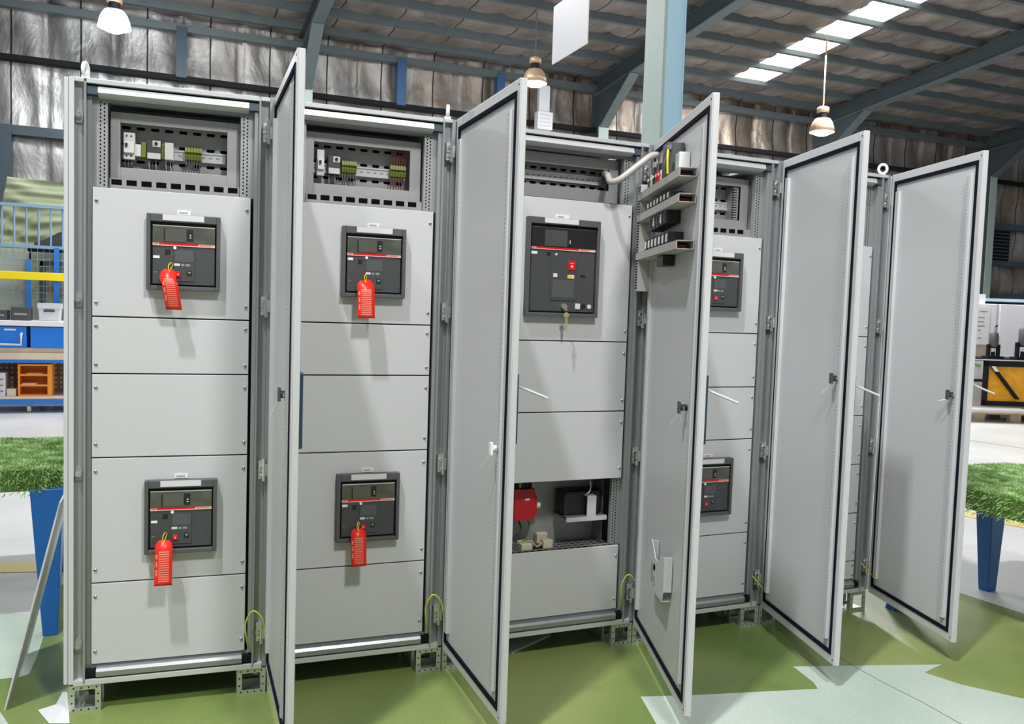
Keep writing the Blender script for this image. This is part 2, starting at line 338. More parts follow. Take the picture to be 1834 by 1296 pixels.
for X in (-3.2, 2.56, 8.43, 14.16, 19.45, 25.6):
    b = MB(); t = 0.13
    def sec(x0, x1, za, zb, m):
        b.add([(x0, WY - .2, rz(WY - .2) + za), (x0, WY - .2, rz(WY - .2) + zb), (x0, -1, rz(-1) + zb), (x0, -1, rz(-1) + za), (x1, WY - .2, rz(WY - .2) + za), (x1, WY - .2, rz(WY - .2) + zb), (x1, -1, rz(-1) + zb), (x1, -1, rz(-1) + za)],
              [(0, 1, 2, 3), (4, 7, 6, 5), (0, 4, 5, 1), (3, 2, 6, 7), (0, 3, 7, 4), (1, 5, 6, 2)], m)
    sec(X - 0.03, X + 0.03, -0.36, -0.07, RAFTER); sec(X - 0.1, X + 0.1, -0.38, -0.355, PURLIN); sec(X - 0.1, X + 0.1, -0.085, -0.065, RAFTER)
    # haunch
    b.prism([(WY - .2, EZ - 1.15), (WY - .55, EZ - 0.9), (WY - 1.7, rz(WY - 1.7) - 0.37), (WY - .2, EZ - .2)], X - 0.03, X + 0.03, RAFTER, plane='YZ')
    b.prism([(WY - .55, EZ - 0.9), (WY - .57, EZ - 0.92), (WY - 1.72, rz(WY - 1.72) - 0.39), (WY - 1.7, rz(WY - 1.7) - 0.37)], X - 0.1, X + 0.1, PURLIN, plane='YZ')
    struct('trim_%d' % k, b); k += 1
    b = MB(); b.box(X - 0.11, X + 0.11, WY - 0.56, WY - 0.54, 0, EZ - .9, COLGREEN); b.box(X - 0.02, X + 0.02, WY - 0.54, WY - 0.22, 0, EZ - .2, RAFTER); b.box(X - 0.11, X + 0.11, WY - 0.22, WY - 0.2, 0, EZ - .2, RAFTER)
    struct('trim_%d' % k, b); k += 1

# interior column (light blue)
b = MB()
cx0, cy0 = 4.86, 4.0
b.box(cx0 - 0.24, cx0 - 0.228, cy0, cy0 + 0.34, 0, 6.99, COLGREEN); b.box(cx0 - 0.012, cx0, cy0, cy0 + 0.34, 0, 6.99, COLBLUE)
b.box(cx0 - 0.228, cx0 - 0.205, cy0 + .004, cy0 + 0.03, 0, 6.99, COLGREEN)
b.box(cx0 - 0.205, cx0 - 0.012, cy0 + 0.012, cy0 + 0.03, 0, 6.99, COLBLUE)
b.box(cx0 - 0.3, cx0 + 0.06, cy0 - 0.06, cy0 + 0.40, 0, 0.03, COLGREEN)
tag(b.build('steel_column'), 'tall light blue steel column rising behind the third switchgear cabinet', 'column')

# ------------------------------------------------------------------ switchgear cabinets
B = [(0.0, 0.0, -0.05893, 0.6401, 92.185), (0.63899, -0.03770, -0.01869, 0.6546, 90.038), (1.29346, -0.04993, 0.01514, 0.8538, 70.345), (2.14717, -0.03701, 0.02342, 0.6733, 74.522), (2.82024, -0.02124, 0.03213, 0.6612, 73.098)]
ZB, ZT = 0.10, 2.105
LAB = ['leftmost light grey switchgear cabinet, its whole front visible, with two red-tagged breakers',
       'second switchgear cabinet from the left, two red-tagged breakers, left part behind a door',
       'wide middle switchgear cabinet with one tall breaker, a key and an open lower compartment',
       'fourth switchgear cabinet from the left, two untagged breakers half hidden by the equipped door',
       'rightmost switchgear cabinet, only a thin strip of its covers visible']
DEP = 0.45
def screw_mesh():
    b = MB(); b.lathe([(0.0058, 0), (0.0058, 0.002), (0.003, 0.004)], (0, 0, 0), SCREW, 12, (0, -1, 0)); b.box(-0.004, 0.004, -0.0045, -0.003, -0.0008, 0.0008, HOLE); return b
SCR = None
def screw(parent, x, z, y):
    global SCR
    if SCR is None:
        SCR = screw_mesh().build('screw', parent); o = SCR
    else:
        o = SCR.copy(); COL.objects.link(o); o.parent = parent
    o.location = (x, y, z); return o
HNG = None
def hinge_mb(s=1):
    b = MB()
    b.box(-0.014, 0.010, -0.006, 0.02, -0.032, 0.032, GALV); b.cyl((0.004, -0.010, -0.040), (0.004, -0.010, 0.040), 0.0065, CHROME, 12)
    b.cyl((-0.006, -0.006, 0.016), (-0.006, -0.014, 0.016), 0.006, CHROME, 10); b.cyl((-0.006, -0.006, -0.016), (-0.006, -0.014, -0.016), 0.006, CHROME, 10)
    b.box(0.004, 0.016, -0.016, -0.006, -0.022, 0.022, GALV); b.box(-0.016, 0.004, -0.012, -0.004, -0.004, 0.004, SCREW); return b
def latch_mb():
    b = MB(); b.prism([(-0.009, -0.022), (0.009, -0.022), (0.012, -0.012), (0.012, 0.016), (0.006, 0.026), (-0.006, 0.026), (-0.012, 0.016), (-0.012, -0.012)], -0.004, 0.004, FRAME)
    b.cyl((0, -0.004, 0.0), (0, -0.016, 0.0), 0.009, CHROME, 14); b.cyl((0, -0.016, 0.0), (0, -0.019, 0.0), 0.005, SCREW, 12); return b
def foot_mb():
    b = MB(); w = 0.098; d = 0.098; h = 0.093; t = 0.012
    for y0 in (0, d - .003): b.ring(0, w, 0, h, t + .006, w - t - .006, t + .004, h - t - .004, y0, y0 + 0.003, GALV)
    b.box(0, w, 0.003, d - .003, h - .003, h, GALV); b.box(0, w, 0.003, d - .003, 0, 0.003, GALV)
    for x0 in (0, w - .003):
        b.box(x0, x0 + .003, 0.003, 0.02, 0.003, h - .003, GALV); b.box(x0, x0 + .003, d - .02, d - .003, 0.003, h - .003, GALV)
    for i in range(4):
        q = 0.014 + i * (w - 0.028) / 3
        for z in (0.009, h - .009): b.cyl((q, 0.0004, z), (q, -0.0006, z), 0.0028, HOLE, 8)
    for z in (0.033, 0.06):
        for x in (0.009, w - .009): b.cyl((x, 0.0004, z), (x, -0.0006, z), 0.0028, HOLE, 8)
    return b
FOOT = None
def perf_strip(x0, x1, y, z0, z1, n=2):
    b = MB(); b.box(x0, x1, y, y + 0.02, z0, z1, PLATE); z = z0 + 0.008; j = 0
    w = (x1 - x0) / (n + 0.6)
    while z < z1 - 0.005:
        for c in range(n):
            xc = x0 + w * (c + 0.8); zz = z + (0.0 if c else 0.006); b.box(xc - 0.0022, xc + 0.0022, y - 0.0006, y, zz - 0.0028, zz + 0.0028, HOLE)
        z += 0.0125
    return b
cabs = []; doors = []
for i, (bx, by, br, w, ang) in enumerate(B):
    c = empty('switchgear_cabinet', (bx, by, 0), br); tag(c, LAB[i], 'cabinet', 'row of open switchgear cabinets'); cabs.append(c)
    # frame: corner posts, rails, rear
    b = MB()
    g = 0.0012
    for s in (0, 1):
        X = (lambda a, bb: (a, bb)) if s == 0 else (lambda a, bb: (w - bb, w - a))
        b.box(*X(g, .017), 0, .034, ZB, ZT, PAINT if i == 0 and s == 0 else FRAME)
        b.box(*X(.017, .046), .020, .034, ZB, ZT, FRAME)
        b.box(*X(.0455, .0525), -.003, .034, ZB, ZT - .012, FRAME)
        b.box(*X(.0525, .0665), .012 if s else .024, .05, ZB + .05, ZT - .05, FRAME)
        b.box(*X(.022, .06), DEP - .05, DEP, ZB, ZT, FRAME); b.box(*X(.0525, .0815), .0365, .05, ZB + .05, ZT - .05, FRAME)
        b.box(*X(.0015, .004), .034, .12, ZB, ZT, FRAME)
    b.box(.0525, w - .0525, -.002, .034, 2.090, ZT, RAILM)
    b.box(.0525, w - .0525, .016, .034, 2.082, 2.090, DARKGAP)
    b.prism([(-.001, 2.062), (.006, 2.083), (.034, 2.083), (.034, 2.050), (.012, 2.056)], .085, w - .085, RAILM, plane='YZ')
    b.box(.0525, .085, .004, .034, 2.056, 2.082, STEELBLUE); b.box(w - .085, w - .0525, .004, .034, 2.056, 2.082, STEELBLUE)
    b.box(.017, .0455, -.001, .02, 2.092, ZT, RAILM); b.box(w - .0455, w - .017, -.001, .02, 2.092, ZT, RAILM)
    b.box(.0525, w - .0525, .034, .07, 2.042, 2.062, INNER)
    # bottom rail
    b.box(.017, w - .017, -.002, .034, ZB - .006, .112, RAILM); b.box(.0525, w - .0525, .012, .034, .112, .118, DARKGAP)
    b.prism([(.000, .118), (-.003, .137), (.004, .146), (.034, .150), (.034, .118)], .085, w - .085, FRAME, plane='YZ')
    b.box(.0525, .085, .004, .034, .118, .142, DARKGAP); b.box(w - .085, w - .0525, .004, .034, .118, .142, DARKGAP)
    b.box(.0525, w - .0525, .024, .05, .142, .154, FRAME)
    b.box(.022, w - .022, .034, DEP, ZT - .012, ZT, PAINT); b.box(.022, w - .022, .034, DEP, ZB, ZB + .012, INNER)
    b.build('frame', c, bevel=0.0012)
    b = MB(); b.box(.022, w - .022, DEP, DEP + .012, ZB, ZT, PAINT); b.build('rear_panel', c, bevel=.002)
    if i in (0, 4):
        b = MB(); x = -.0145 + .0006 if i == 0 else w + .0006; b.box(x, x + .0135, .004, DEP + .012, ZB, ZT - .002, PAINT); b.build('side_panel', c, bevel=.003)
    # feet
    for fx in (.003, w - .101):
        for fy in (.002, .125, DEP - .10):
            if fy == .125 and fx < .1: continue
            if FOOT is None: FOOT = foot_mb().build('foot', c); o = FOOT
            else: o = FOOT.copy(); COL.objects.link(o); o.parent = c
            o.location = (fx, fy, 0.001)
    if i < 4:
        b = MB(); b.box(.105, w - .105, DEP - .02, DEP - .017, .002, .092, GALV); b.build('light_block_plate', c)  # unseen plate added to stop rear light leaking under the cabinet
    # hinges and striker pins
    for z in (1.985, 1.39, .813, .228):
        if HNG is None: HNG = hinge_mb().build('hinge', c); o = HNG
        else: o = HNG.copy(); COL.objects.link(o); o.parent = c
        o.location = (w - .024, 0.0, z)
        lt = latch_mb().build('striker', c, loc=(.031 if i else .030, .016, z))
    # cover panels
    xl, xr = .069, w - .076
    if i in (0, 1, 3): zz = [(1.338, 1.762), (1.148, 1.336), (.865, 1.146), (.438, .863), (.157, .436)]
    elif i == 2: zz = [(1.289, 1.852), (1.001, 1.287), (.717, .999), (.157, .432)]
    else: zz = [(1.337, 1.765), (.958, 1.335), (.721, .956), (.483, .719), (.247, .481), (.157, .245)]
    if i == 3: zz[1] = (1.099, 1.336); zz[2] = (.865, 1.097)
    for (z0, z1) in zz:
        b = MB(); b.box(xl, xr, .016, .028, z0 + .0012, z1 - .0012, PAINT); p = b.build('cover_panel', c, bevel=.0015)
        dz = .045 if z1 - z0 > .2 else (.03 if z1 - z0 > .12 else .02)
        for zz_ in (z0 + dz, z1 - dz):
            screw(p, xl + .012, zz_, .016); screw(p, xr - .012, zz_, .016)
    # dark blanking behind the covers
    b = MB()
    if i == 2:
        b.box(.0665, w - .0665, .030, .034, .715, 1.85, DARKGAP); b.box(.0665, w - .0665, .030, .034, .155, .431, DARKGAP)
    else: b.box(.0665, w - .0665, .030, .034, .155, 1.76, DARKGAP)
    b.build('backing_sheet', c)
    # top module
    zt0 = 1.853 if i == 2 else 1.764
    px0, px1 = (.115, w - .113)
    b = MB()
    yb = .150
    b.box(.06, w - .06, yb + .03, yb + .034, zt0 - .01, 2.05, INNER); b.box(.06, w - .06, .04, yb + .03, zt0 - .012, zt0 - .006, INNER)
    b.box(px0 - .012, px0 - .008, .04, yb + .03, zt0 - .01, 2.05, INNER); b.box(px1 + .008, px1 + .012, .04, yb + .03, zt0 - .01, 2.05, INNER)
    b.build('module_housing', c)
    if i != 2: perf_strip(.080, .111, .036, zt0, 2.044).build('perforated_strip', c)
    else: perf_strip(.080, .111, .036, zt0, 2.044).build('perforated_strip', c)
    perf_strip(w - .1115, w - .079, .036, zt0, 2.044).build('perforated_strip', c)
    fz0, fz1 = (1.800, 2.022) if i != 2 else (1.862, 2.040)
    oz0, oz1 = (1.839, 1.988) if i != 2 else (1.911, 1.996)
    ox0, ox1 = px0 + .030, px1 - .042
    b = MB(); b.ring(px0, px1, fz0, fz1, ox0, ox1, oz0, oz1, .080, .084, PLATE); b.box(px0, px1, .084, .098, fz1 - .003, fz1, PLATE)
    b.build('inner_cover_frame', c, bevel=.0008)
    b = MB(); b.box(ox0 - .03, ox1 + .03, yb, yb + .003, fz0 - .03, fz1 + .01, PLATE)
    xs = ox0 + .012
    while xs < ox1 + .02:
        for zr in ((1.985, 1.930, 1.872, 1.838) if i != 2 else (1.990, 1.928)): b.cyl((xs - .009, yb - .0006, zr), (xs - .009, yb, zr), .0052, HOLE, 8); b.cyl((xs + .009, yb - .0006, zr), (xs + .009, yb, zr), .0052, HOLE, 8); b.box(xs - .009, xs + .009, yb - .0006, yb, zr - .0052, zr + .0052, HOLE)
        xs += .0455
    b.build('mounting_plate', c)
    if i != 2:
        b = MB(); b.box(px0, px1, .052, .055, zt0 - .004, fz0 - .002, PLATE); xs = px0 + .022
        while xs < px1 - .015: b.box(xs - .016, xs + .016, .0514, .052, 1.777, 1.795, HOLE); xs += .046
        b.build('slotted_bar', c)
    zr = 1.903 if i != 2 else 1.957
    b = MB(); b.box(ox0, ox1 - .005, .138, .140, zr - .0175, zr + .0175, RAILM); b.box(ox0, ox1 - .005, .134, .138, zr + .0125, zr + .0175, RAILM); b.box(ox0, ox1 - .005, .134, .138, zr - .0175, zr - .0125, RAILM)
    xs = ox0 + .01
    while xs < ox1 - .012: b.box(xs - .006, xs + .006, .1375, .138, zr - .003, zr + .003, PRINT); xs += .025
    b.build('din_rail', c)
    # devices on the rail
    def term(x0, x1, zc, wires=WIREG, up=False):
        b = MB(); n = max(1, round((x1 - x0) / .0095)); d = (x1 - x0) / n
        for q in range(n):
            b.prism([(.138, zc - .024), (.112, zc - .020), (.104, zc - .006), (.110, zc), (.104, zc + .006), (.110, zc + .022), (.138, zc + .026)], x0 + q * d + .0004, x0 + (q + 1) * d - .0004, OLIVE, plane='YZ')
            b.box(x0 + q * d + .002, x0 + (q + 1) * d - .002, .1035, .106, zc - .001, zc + .004, BLACK)
        t = b.build('terminal_block', c, bevel=.0006)
        b = MB()
        for q in range(n):
            xx = x0 + (q + .5) * d; b.tube(bez([(xx, .118, zc - .020), (xx + random.uniform(-.003, .003), .112, zc - .045), (xx + random.uniform(-.004, .004), .118, zc - .075)], 5), .0016, wires, 6)
            if up: b.tube(bez([(xx, .118, zc + .022), (xx + .002, .112, zc + .05), (xx - .004, .118, zc + .08)], 5), .0022, wires, 6)
        b.build('wiring', t)
    def relay(x0, x1, z0, z1, body=BODY, knob=True):
        b = MB(); b.box(x0, x1, .098, .138, z0, z1, body); b.box(x0 + .001, x1 - .001, .0965, .098, z0 + .001, z0 + (z1 - z0) * .33, LABEL)
        if knob: b.box(x0 + (x1 - x0) * .4, x1 - .001, .0965, .098, z1 - .022, z1 - .001, LABEL)
        r = b.build('relay', c, bevel=.0015)
        if knob: b = MB(); b.cyl((x0 + (x1 - x0) * .66, .0965, z1 - .011), (x0 + (x1 - x0) * .66, .091, z1 - .011), .0055, BLACK, 14); b.build('knob', r)
        b = MB()
        for q in range(4):
            xx = x0 + (q + .5) * (x1 - x0) / 4; b.tube(bez([(xx, .12, z0), (xx, .114, z0 - .015), (xx + .002, .12, z0 - .035)], 4), .0014, WIREG if q % 2 else LABEL, 6)
        b.build('wiring', r)
    if i == 0:
        b = MB(); b.box(.152, .188, .105, .138, 1.872, 1.962, LABEL); b.box(.154, .186, .095, .105, 1.893, 1.930, WHITE); b.box(.158, .166, .088, .095, 1.912, 1.924, BLACK); b.box(.188, .206, .110, .138, 1.886, 1.926, WHITE)
        for q in range(2):
            for z in (1.884, 1.950): b.cyl((.162 + q * .014, .105, z), (.162 + q * .014, .1035, z), .003, BLACK, 8)
        m_ = b.build('miniature_circuit_breaker', c, bevel=.001)
        b = MB()
        for q in range(3): b.tube(bez([(.158 + q * .011, .12, 1.872), (.155 + q * .011, .112, 1.855), (.166 + q * .009, .118, 1.84)], 5), .0022, WIREG, 6)
        b.build('wiring', m_)
        relay(.226, .270, 1.878, 1.942); relay(.282, .310, 1.880, 1.938, LABEL, False); term(.346, .402, 1.908)
        b = MB(); b.box(.207, .224, .112, .138, 1.884, 1.936, OLIVE); b.box(.271, .281, .112, .138, 1.884, 1.936, OLIVE); b.build('terminal_block', c, bevel=.001)
    if i == 1:
        b = MB(); b.box(.16, .186, .105, .138, 1.872, 1.965, LABEL); b.box(.162, .184, .095, .105, 1.893, 1.930, WHITE); b.box(.166, .174, .088, .095, 1.912, 1.924, BLACK)
        b.build('miniature_circuit_breaker', c, bevel=.001)
        relay(.200, .243, 1.880, 1.945); term(.250, .306, 1.912); term(.432, .492, 1.912, WIRER, True)
    if i == 3:
        b = MB(); b.box(ox1 - .03, ox1 - .004, .09, .15, 1.842, 1.986, PLATE)
        for q in range(12): b.box(ox1 - .031, ox1 - .012, .0895, .10, 1.850 + q * .011, 1.854 + q * .011, HOLE)
        b.build('slotted_duct', c)
    # lifting eye
    for ex in {0: (.047,), 1: (w - .03,), 4: (w - .035,)}.get(i, ()):
        b = MB(); b.cyl((ex, .02, ZT), (ex, .02, ZT + .012), .013, WHITEP, 16)
        ring = [(ex + .019 * math.sin(t * 2 * PI / 28) * (0.25 if i < 2 else .8), .02 + .019 * math.sin(t * 2 * PI / 28) * (.97 if i < 2 else -.6), ZT + .030 + .021 * math.cos(t * 2 * PI / 28)) for t in range(29)]
        b.tube(ring, .0065, WHITEP, 10); b.build('lifting_eye', c)
    # earth wire at the lower hinge
    b = MB(); h = {0: .20, 1: .19, 2: .21}.get(i)
    if h: P = [(w - .063, .008, .172), (w - .07, -.012, .21), (w - .074, -.02, .27), (w - .05, -.03, .315), (w - .018, -.035, .285), (w - .006, -.034, .22), (w - .002, -.03, .15)]
    else: P = [(w - .05, .0, .24), (w - .035, -.02, .215), (w - .01, -.04, .180), (w + .004 - .02, -.06, .172), (w - .02, -.075, .165)]
    b.tube(bez(P, 8), .0028, YG, 8); b.build('earth_wire', c)

    # ---------------- door
    a = math.radians(ang)
    dm = empty('door', (w, 0, 0), 0, c) if False else None
    dw = w - .008
    T = .021
    ux = Vector((-1, 0, 0)); 
    # door mesh local frame: +X along the door from the hinge, +Y outward face (thickness), Z up
    b = MB(); z0, z1 = ZB - .006, ZT
    b.box(0.002, dw, .0015, T, z0, z1, PAINT)
    # rolled inner lip round the gasket
    b.ring(0.002, dw, z0, z1, .026, dw - .026, z0 + .036, z1 - .036, -.0025, .0015, PAINT)
    rot = PI + br + a - br
    d = b.build('door', c, (w, -.010, 0), 0, bevel=.004)
    # local +X must point to (-cos a, -sin a); +Y outward = (sin a, -cos a) rotated: mirror in Y
    d.rotation_euler = (0, 0, PI + a); 
    doors.append((d, dw, a))
    S = -1                      # inner face looks to local -Y*S
    for v in d.data.vertices: v.co.y = v.co.y
    # gasket
    b = MB(); b.ring(.026, dw - .024, z0 + .034, z1 - .034, .040, dw - .040, z0 + .050, z1 - .050, -.0055, .0018, GASKET); b.build('gasket', d, bevel=.0012)
    # perforated stiffeners
    for (s0, s1) in ((.052, .076), (dw - .080, dw - .056)):
        b = MB(); b.box(s0, s1, -.012, .0015, z0 + .085, z1 - .085, PAINT); z = z0 + .10
        while z < z1 - .095:
            xc = s0 + .006 if s0 > .2 else s1 - .006
            b.box(xc - .0022, xc + .0022, -.0126, -.012, z - .004, z + .004, PRINT); z += .0145
        b.build('perforated_rail', d, bevel=.0015)
    # lock with rod
    zl = {0: 1.135, 1: .960, 2: 1.095, 3: 1.185, 4: 1.115}[i]
    b = MB(); xk = dw - .095
    if i == 2: xk = dw - .15
    b.cyl((xk, 0, zl), (xk, -.022, zl), .011, WHITEP if i == 1 else BLACK, 14); b.box(xk - .010, xk + .010, -.030, -.022, zl - .02, zl + .02, WHITEP if i == 1 else DKCASE)
    b.box(xk - .004, xk + .03, -.018, -.014, zl - .006, zl + .004, SCREW)
    b.cyl((xk - .004, -.026, zl - .02), (xk - .035, -.045, zl - .065 if i != 4 else zl - .03), .0016, WHITEP, 6)
    b.build('lock', d, bevel=.001)
    # outside swing handle, lever standing out
    b = MB(); hz0, hz1 = (.985, 1.205) if i != 2 else (.99, 1.215)
    b.box(dw - .052, dw - .018, T - .0005, T + .012, hz0, hz1, HDARK)
    hd = b.build('handle', d, bevel=.003)
    # screws in bottom and top lip corners
    b = MB(); b.cyl((dw - .012, -.003, z0 + .018), (dw - .012, -.0036, z0 + .018), .003, HOLE, 8); b.cyl((dw - .012, -.003, z1 - .018), (dw - .012, -.0036, z1 - .018), .003, HOLE, 8); b.build('lip_screws', d)
for (d, dw, a) in doors[1:]:
    b = MB(); b.cyl((dw - .035, .030, 1.168), (dw - .035 + .008, .135, 1.128), .0042, LABEL, 8); b.build('lever', d)

# ------------------------------------------------------------------ circuit breakers
def place(i, x, y, z):
    bx, by, br, w, _ = B[i]; return (bx + x * math.cos(br) - y * math.sin(br), by + x * math.sin(br) + y * math.cos(br), z), br
def breaker(i, x0, zc0, label, big=False, names=True, pretag=False):
    """origin at lower left corner of the escutcheon"""
    loc, br = place(i, x0, .0155, zc0)
    e = empty('circuit_breaker', loc, br); tag(e, label, 'circuit breaker', 'air circuit breakers in the cabinet fronts')
    Wd, H = (.318, .386) if big else (.232, .253)
    sx, sz = Wd / .232, H / .253
    t = .030; mg = .0125; 
    b = MB(); b.ring(0, Wd, 0, H, mg, Wd - mg, .014, H - .026, -t, 0, BEZEL); b.build('escutcheon', e, bevel=.002)
    b = MB(); b.box(mg, Wd - mg, -.006, -.002, .014, H - .026, BLACK); b.build('surround', e)
    fx0, fx1, fz0, fz1 = mg + .006, Wd - mg - .005, .020, H - .037
    fh = fz1 - fz0; zs = fz0 + fh * (.655 if not big else .735)
    b = MB(); b.box(fx0, fx1, -.020, -.006, fz0, zs, BODY); b.build('faceplate', e, bevel=.0015)
    b = MB(); b.box(fx0, fx1, -.024, -.006, zs + .010, fz1, SMOKE if not big else BLACK); b.box(fx0, fx1, -.0245, -.022, fz1 - .003, fz1, LABEL if not big else BEZEL); tr = b.build('trip_unit', e, bevel=.001)
    cx = fx0 + (fx1 - fx0) * .18
    b = MB(); b.box(cx + .004, cx + (fx1 - fx0) * .36, -.0255, -.024, zs + .014, fz1 - .010, SCREEN if not big else BODY); b.box(cx, cx + .004, -.0255, -.024, zs + .014, fz1 - .010, BLACK)
    b.build('display', tr)
    b = MB(); bx1 = cx + (fx1 - fx0) * .36; b.box(bx1, bx1 + .020, -.0262, -.024, zs + .020, fz1 - .010, BLACK)
    for q in (.030, .038): b.prism([(bx1 + .009, zs + q - .002), (bx1 + .016, zs + q - .002), (bx1 + .0125, zs + q + .003)], -.0272, -.0262, LABEL)
    b.build('button_block', tr)
    b = MB(); b.box(fx0, fx1, -.0225, -.006, zs, zs + .010, PINK); b.box(fx0 + .020, fx0 + (fx1 - fx0) * .73, -.0230, -.0225, zs + .0028, zs + .0096, RED); b.box(fx0, fx1, -.0230, -.0225, zs, zs + .0022, LABEL)
    st = b.build('stripe', e)
    text_part('ABB', .0085, RED, st, Matrix.Translation((fx0 + .001, -.0228, zs + .0028)) @ RX)
    text_part('SACE Emax 2', .0075, RED, st, Matrix.Translation((fx0 + (fx1 - fx0) * .75, -.0228, zs + .0028)) @ RX)
    b = MB(); b.box(Wd * .215, Wd * .775 if not big else Wd * .62 + .02, -t - .0012, -t + .001, H - .021, H - .001, LABEL); b.build('name_holder', e)
    b = MB(); b.box(Wd * .40, Wd * .59, -.0022, .0, H + .002, H + .017, WHITE)
    for q in range(5): b.box(Wd * .43 + q * .0055, Wd * .43 + q * .0055 + .004, -.0026, -.0022, H + .006, H + .012, PRINT)
    b.build('sticker', e)
    # controls panel
    b = MB()
    if not big:
        px0 = fx0 + (fx1 - fx0) * .335; px1 = px0 + .066; b.box(px0, px1, -.0225, -.020, fz0 + .012, zs - .008, BODY)
        b.box(px0 + .004, px1 - .003, -.0232, -.0225, zs - .052, zs - .014, BEZEL); b.box(px0 + .002, px0 + .020, -.0232, -.0225, zs - .066, zs - .058, LABEL); b.box(px0 + .024, px0 + .034, -.0232, -.0225, zs - .066, zs - .059, PRINT); b.box(px0 + .038, px0 + .052, -.0232, -.0225, zs - .066, zs - .059, PRINT)
        b.cyl((px0 + .004, -.0225, zs - .006), (px0 + .004, -.025, zs - .006), .0052, WHITE, 14); b.box(px0 - .027, px0 - .010, -.0206, -.020, zs - .03, zs - .012, BLACK)
        b.box(fx0 + .002, fx0 + .022, -.0208, -.020, zs - .017 - (.026 if i == 0 else 0), zs - .008 - (.026 if i == 0 else 0), WHITE); b.box(fx0 + .004, fx0 + .015, -.0206, -.020, fz0 + .038, fz0 + .040, PRINT)
        b.prism([(px0 + .044, fz0 + .044), (px0 + .056, fz0 + .044), (px0 + .050, fz0 + .036)], -.0232, -.0225, PRINT); b.box(px0 + .042, px0 + .058, -.023, -.0225, fz0 + .030, fz0 + .048, BLACK)
        b.build('control_panel', e, bevel=.0006)
        b = MB(); b.box(px0 + .006, px0 + .022, -.0262, -.0225, fz0 + .026, fz0 + .043, RED); b.cyl((px0 + .014, -.0262, fz0 + .034), (px0 + .014, -.0268, fz0 + .034), .003, PINK, 10); b.build('off_button', e, bevel=.001)
    else:
        px0 = fx0 + .085; b.box(px0, px0 + .115, -.0225, -.020, fz0 + .045, zs - .012, BODY); b.box(px0 + .01, px0 + .105, -.0235, -.0225, fz0 + .055, fz0 + .125, BEZEL)
        b.box(px0 - .018, px0 - .002, -.0206, -.020, zs - .024, zs - .010, BLACK); b.box(px0 + .012, px0 + .03, -.0237, -.0225, fz0 + .135, fz0 + .150, LABEL); b.box(px0 + .075, px0 + .105, -.0237, -.0225, fz0 + .132, fz0 + .146, YELLOW)
        b.box(px0 + .094, px0 + .104, -.0241, -.0225, fz0 + .132, fz0 + .146, LABEL); b.cyl((px0 + .022, -.0225, zs - .017), (px0 + .022, -.025, zs - .017), .005, LABEL, 12); b.box(fx0, fx0 + .026, -.0208, -.020, zs - .020, zs - .009, WHITE)
        b.prism([(px0 + .083, zs - .095), (px0 + .101, zs - .095), (px0 + .092, zs - .112)], -.0232, -.0225, LABEL); b.box(px0 + .08, px0 + .105, -.0232, -.0225, zs - .084, zs - .082, RED); b.box(px0 + .135, px0 + .155, -.023, -.020, zs - .10, zs - .094, BLACK)
        b.box(px0 + .115, px0 + .137, -.022, -.020, fz0 + .012, fz0 + .034, LABEL); b.cyl((px0 + .151, -.020, fz0 + .023), (px0 + .151, -.0225, fz0 + .023), .010, BLACK, 14); b.cyl((px0 + .178, -.020, fz0 + .023), (px0 + .178, -.0225, fz0 + .023), .009, LABEL, 14)
        b.cyl((px0 + .062, -.020, fz0 + .020), (px0 + .062, -.034, fz0 + .020), .012, SCREW, 16)
        b.build('control_panel', e, bevel=.0006)
        b = MB(); b.box(px0 + .077, px0 + .107, -.0262, -.0225, zs - .076, zs - .040, RED); b.cyl((px0 + .092, -.0262, zs - .062), (px0 + .092, -.0270, zs - .062), .006, PINK, 12); b.box(px0 + .082, px0 + .102, -.0268, -.0262, zs - .051, zs - .049, PINK)
        b.build('off_button', e, bevel=.001)
        text_part('I', .014, PINK, e, Matrix.Translation((px0 + .090, -.0275, zs - .067)) @ RX)
    return e, br
breaker(0, .2345, 1.432, 'upper circuit breaker in the leftmost cabinet, behind a curled red tag')
breaker(0, .2335, .533, 'lower red-tagged circuit breaker in the leftmost cabinet')
breaker(1, .2385, 1.433, 'upper circuit breaker in the second cabinet, behind a red tag')
breaker(1, .2375, .533, 'lower circuit breaker in the second cabinet, behind a red tag')
breaker(2, .301, 1.386, 'tall dark grey circuit breaker with red button and key in the middle cabinet', True)
breaker(3, .247, 1.433, 'upper untagged breaker in the fourth cabinet, cut off by the door')
breaker(3, .247, .533, 'lower untagged breaker in the fourth cabinet, cut off by the door')

# key hanging in the tall breaker
loc, br = place(2, .301 + .0125 + .006 + .085 + .062, .0155, 1.386)
b = MB(); kz = .034
b.box(-.0012, .0012, -.055, -.034, .022, .040, GOLD)
b.lathe([(.0115, -.0012), (.0115, .0012)], (0, -.052, -.004 + .010), GOLD, 18, (0, 1, 0)); b.prism([(-.004, 0), (.004, 0), (.0045, -.050), (.001, -.056), (-.004, -.050)], -.0532, -.0508, GOLD)
for q in range(3): b.box(.004, .007, -.0532, -.0508, -.016 - q * .012, -.010 - q * .012, GOLD)
tag(b.build('key', None, loc, br, bevel=.0005), 'small brass key hanging from the lock of the tall breaker', 'key')

